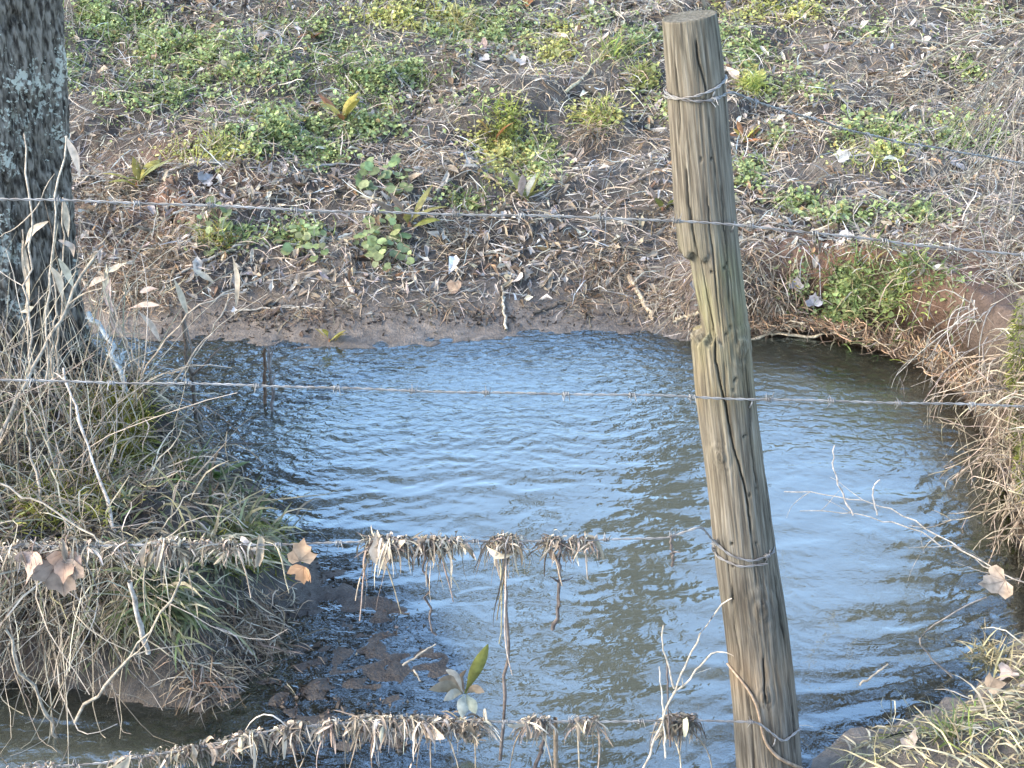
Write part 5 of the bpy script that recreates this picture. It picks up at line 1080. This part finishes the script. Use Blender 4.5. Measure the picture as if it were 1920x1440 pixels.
# ------------------------------------------------------------------ the largest fallen leaves, one by one
LCOL = [('tan', TAN), ('grey', (.33, .295, .255)), ('brown', (.24, .16, .10)), ('pale', PALE)]; LSH = {0: 'curled oval', 2: 'narrow rolled', 3: 'lobed', 5: 'torn'}
LM = {}
for cn, c in LCOL:
    for i in LSH:
        T, Fq = LT[i]; LM[cn, i] = mesh_data('fallen_leaf', T, Fq, M_leaf, np.clip(np.tile([c], (len(T), 1))*(1+rng.normal(size=(len(T), 1))*.12), .01, .7), True)
ZN = [(300, 1230, 440, 560), (130, 1230, 10, 430), (1400, 1900, 20, 500)]
MARKS = [((642, 228), 'yellow and red dock plant'), ((258, 350), 'bright yellow green dock by the trunk'), ((768, 425), 'olive dock plant'), ((985, 378), 'grey olive dock plant'), ((1243, 395), 'dock plant against the post'), ((928, 262), 'orange dock plant'),
         ((585, 70), 'dock plant high in the weeds'), ((715, 352), 'broad leaved weed patch'), ((735, 495), 'broad leaved weed trailing to the mud'), ((420, 440), 'yellow green tuft over the leaf drift'), ((1203, 150), 'tuft beside the post'), ((1140, 110), 'straw streaked tuft'),
         ((1410, 165), 'lime tuft by the top wire'), ((1398, 265), 'red brown dock plant'), ((941, 540), 'stick standing in mud'), ((1180, 520), 'barkless stick'), ((380, 348), 'blue grey flat leaf'), ((912, 92), 'pink brown leaf'), ((1725, 80), 'pale lobed leaf on the slope beyond the post'), ((1570, 305), 'white flat leaf'),
         ((1795, 310), 'pale tangle'), ((1575, 450), 'cream lobed leaf'), ((425, 135), 'yellow tan leaf in the weeds'), ((330, 520), 'dead twig under the second wire'), ((440, 590), 'tiny white leaf scrap'), ((870, 60), 'straw coloured tuft'), ((1720, 145), 'twig over the dark burrow'), ((1640, 498), 'tiny yellow dock shoot'), ((850, 335), 'twin slanting twigs'), ((640, 310), 'grey curved stick')]
MP = np.array([m[0] for m in MARKS], float)
for zi, (a, b, c, dd) in enumerate(ZN):
    n = (120, 100, 75)[zi]; u = rng.uniform(a, b, n); v = rng.uniform(c, dd, n); P = on_ground(u, v); nn = tilt(n_at(P[:, 0], P[:, 1]), .45); az = rng.uniform(0, 6.28, n); sc = rng.uniform(.042, .075, n)
    Rm = frames(nn, az)
    for i in range(n):
        cn = LCOL[rng.choice(4, p=[.3, .33, .17, .2])][0]; sh = int(rng.choice(list(LSH))); mk = MARKS[int(np.argmin((MP[:, 0]-u[i])**2+((MP[:, 1]-v[i])*1.5)**2))][1]
        M = Matrix((Rm[i]*sc[i]).tolist()).to_4x4(); M.translation = Vector(P[i]+nn[i]*.014); o = link('fallen_leaf', LM[cn, sh], None, M=M)
        tag(o, f'{cn} {LSH[sh]} fallen leaf by the {mk}', 'leaf', f'{cn} {LSH[sh]} leaves by the {mk}')
# clods and debris bits on the shoal and mud margin
P = np.concatenate([px_blobs([(640, 1330, 140, 25, 1), (740, 1180, 70, 50, .5), (560, 1280, 60, 60, .5), (480, 1390, 120, 40, .7), (760, 1400, 120, 40, .6), (880, 1310, 40, 25, 1), (540, 1160, 50, 60, 1), (460, 1260, 60, 60, 1), (610, 1070, 30, 30, 1), (450, 900, 40, 15, 1)], 750)[0], px_blobs([(520, 600, 200, 30, 1), (900, 595, 220, 25, 1), (1200, 600, 70, 25, .7)], 900)[0]]); N = len(P)
T = (LT[5][0]*np.array([.8, .9, 1.5]), LT[5][1]); V, F, C = scatter(T, P+np.array([0, 0, .002]), tilt(np.tile([[0, 0, 1.]], (N, 1)), .5), rng.uniform(0, 6.28, N), np.clip(rng.lognormal(math.log(.014), .6, N), .005, .06), pick([(.10, .08, .06), (.15, .12, .10), (.20, .16, .12), (.07, .055, .045)], N))
tag(obj('mud_debris', V, F, M_leaf, C), 'dark rotted leaf bits stuck in the mud', kind='stuff')
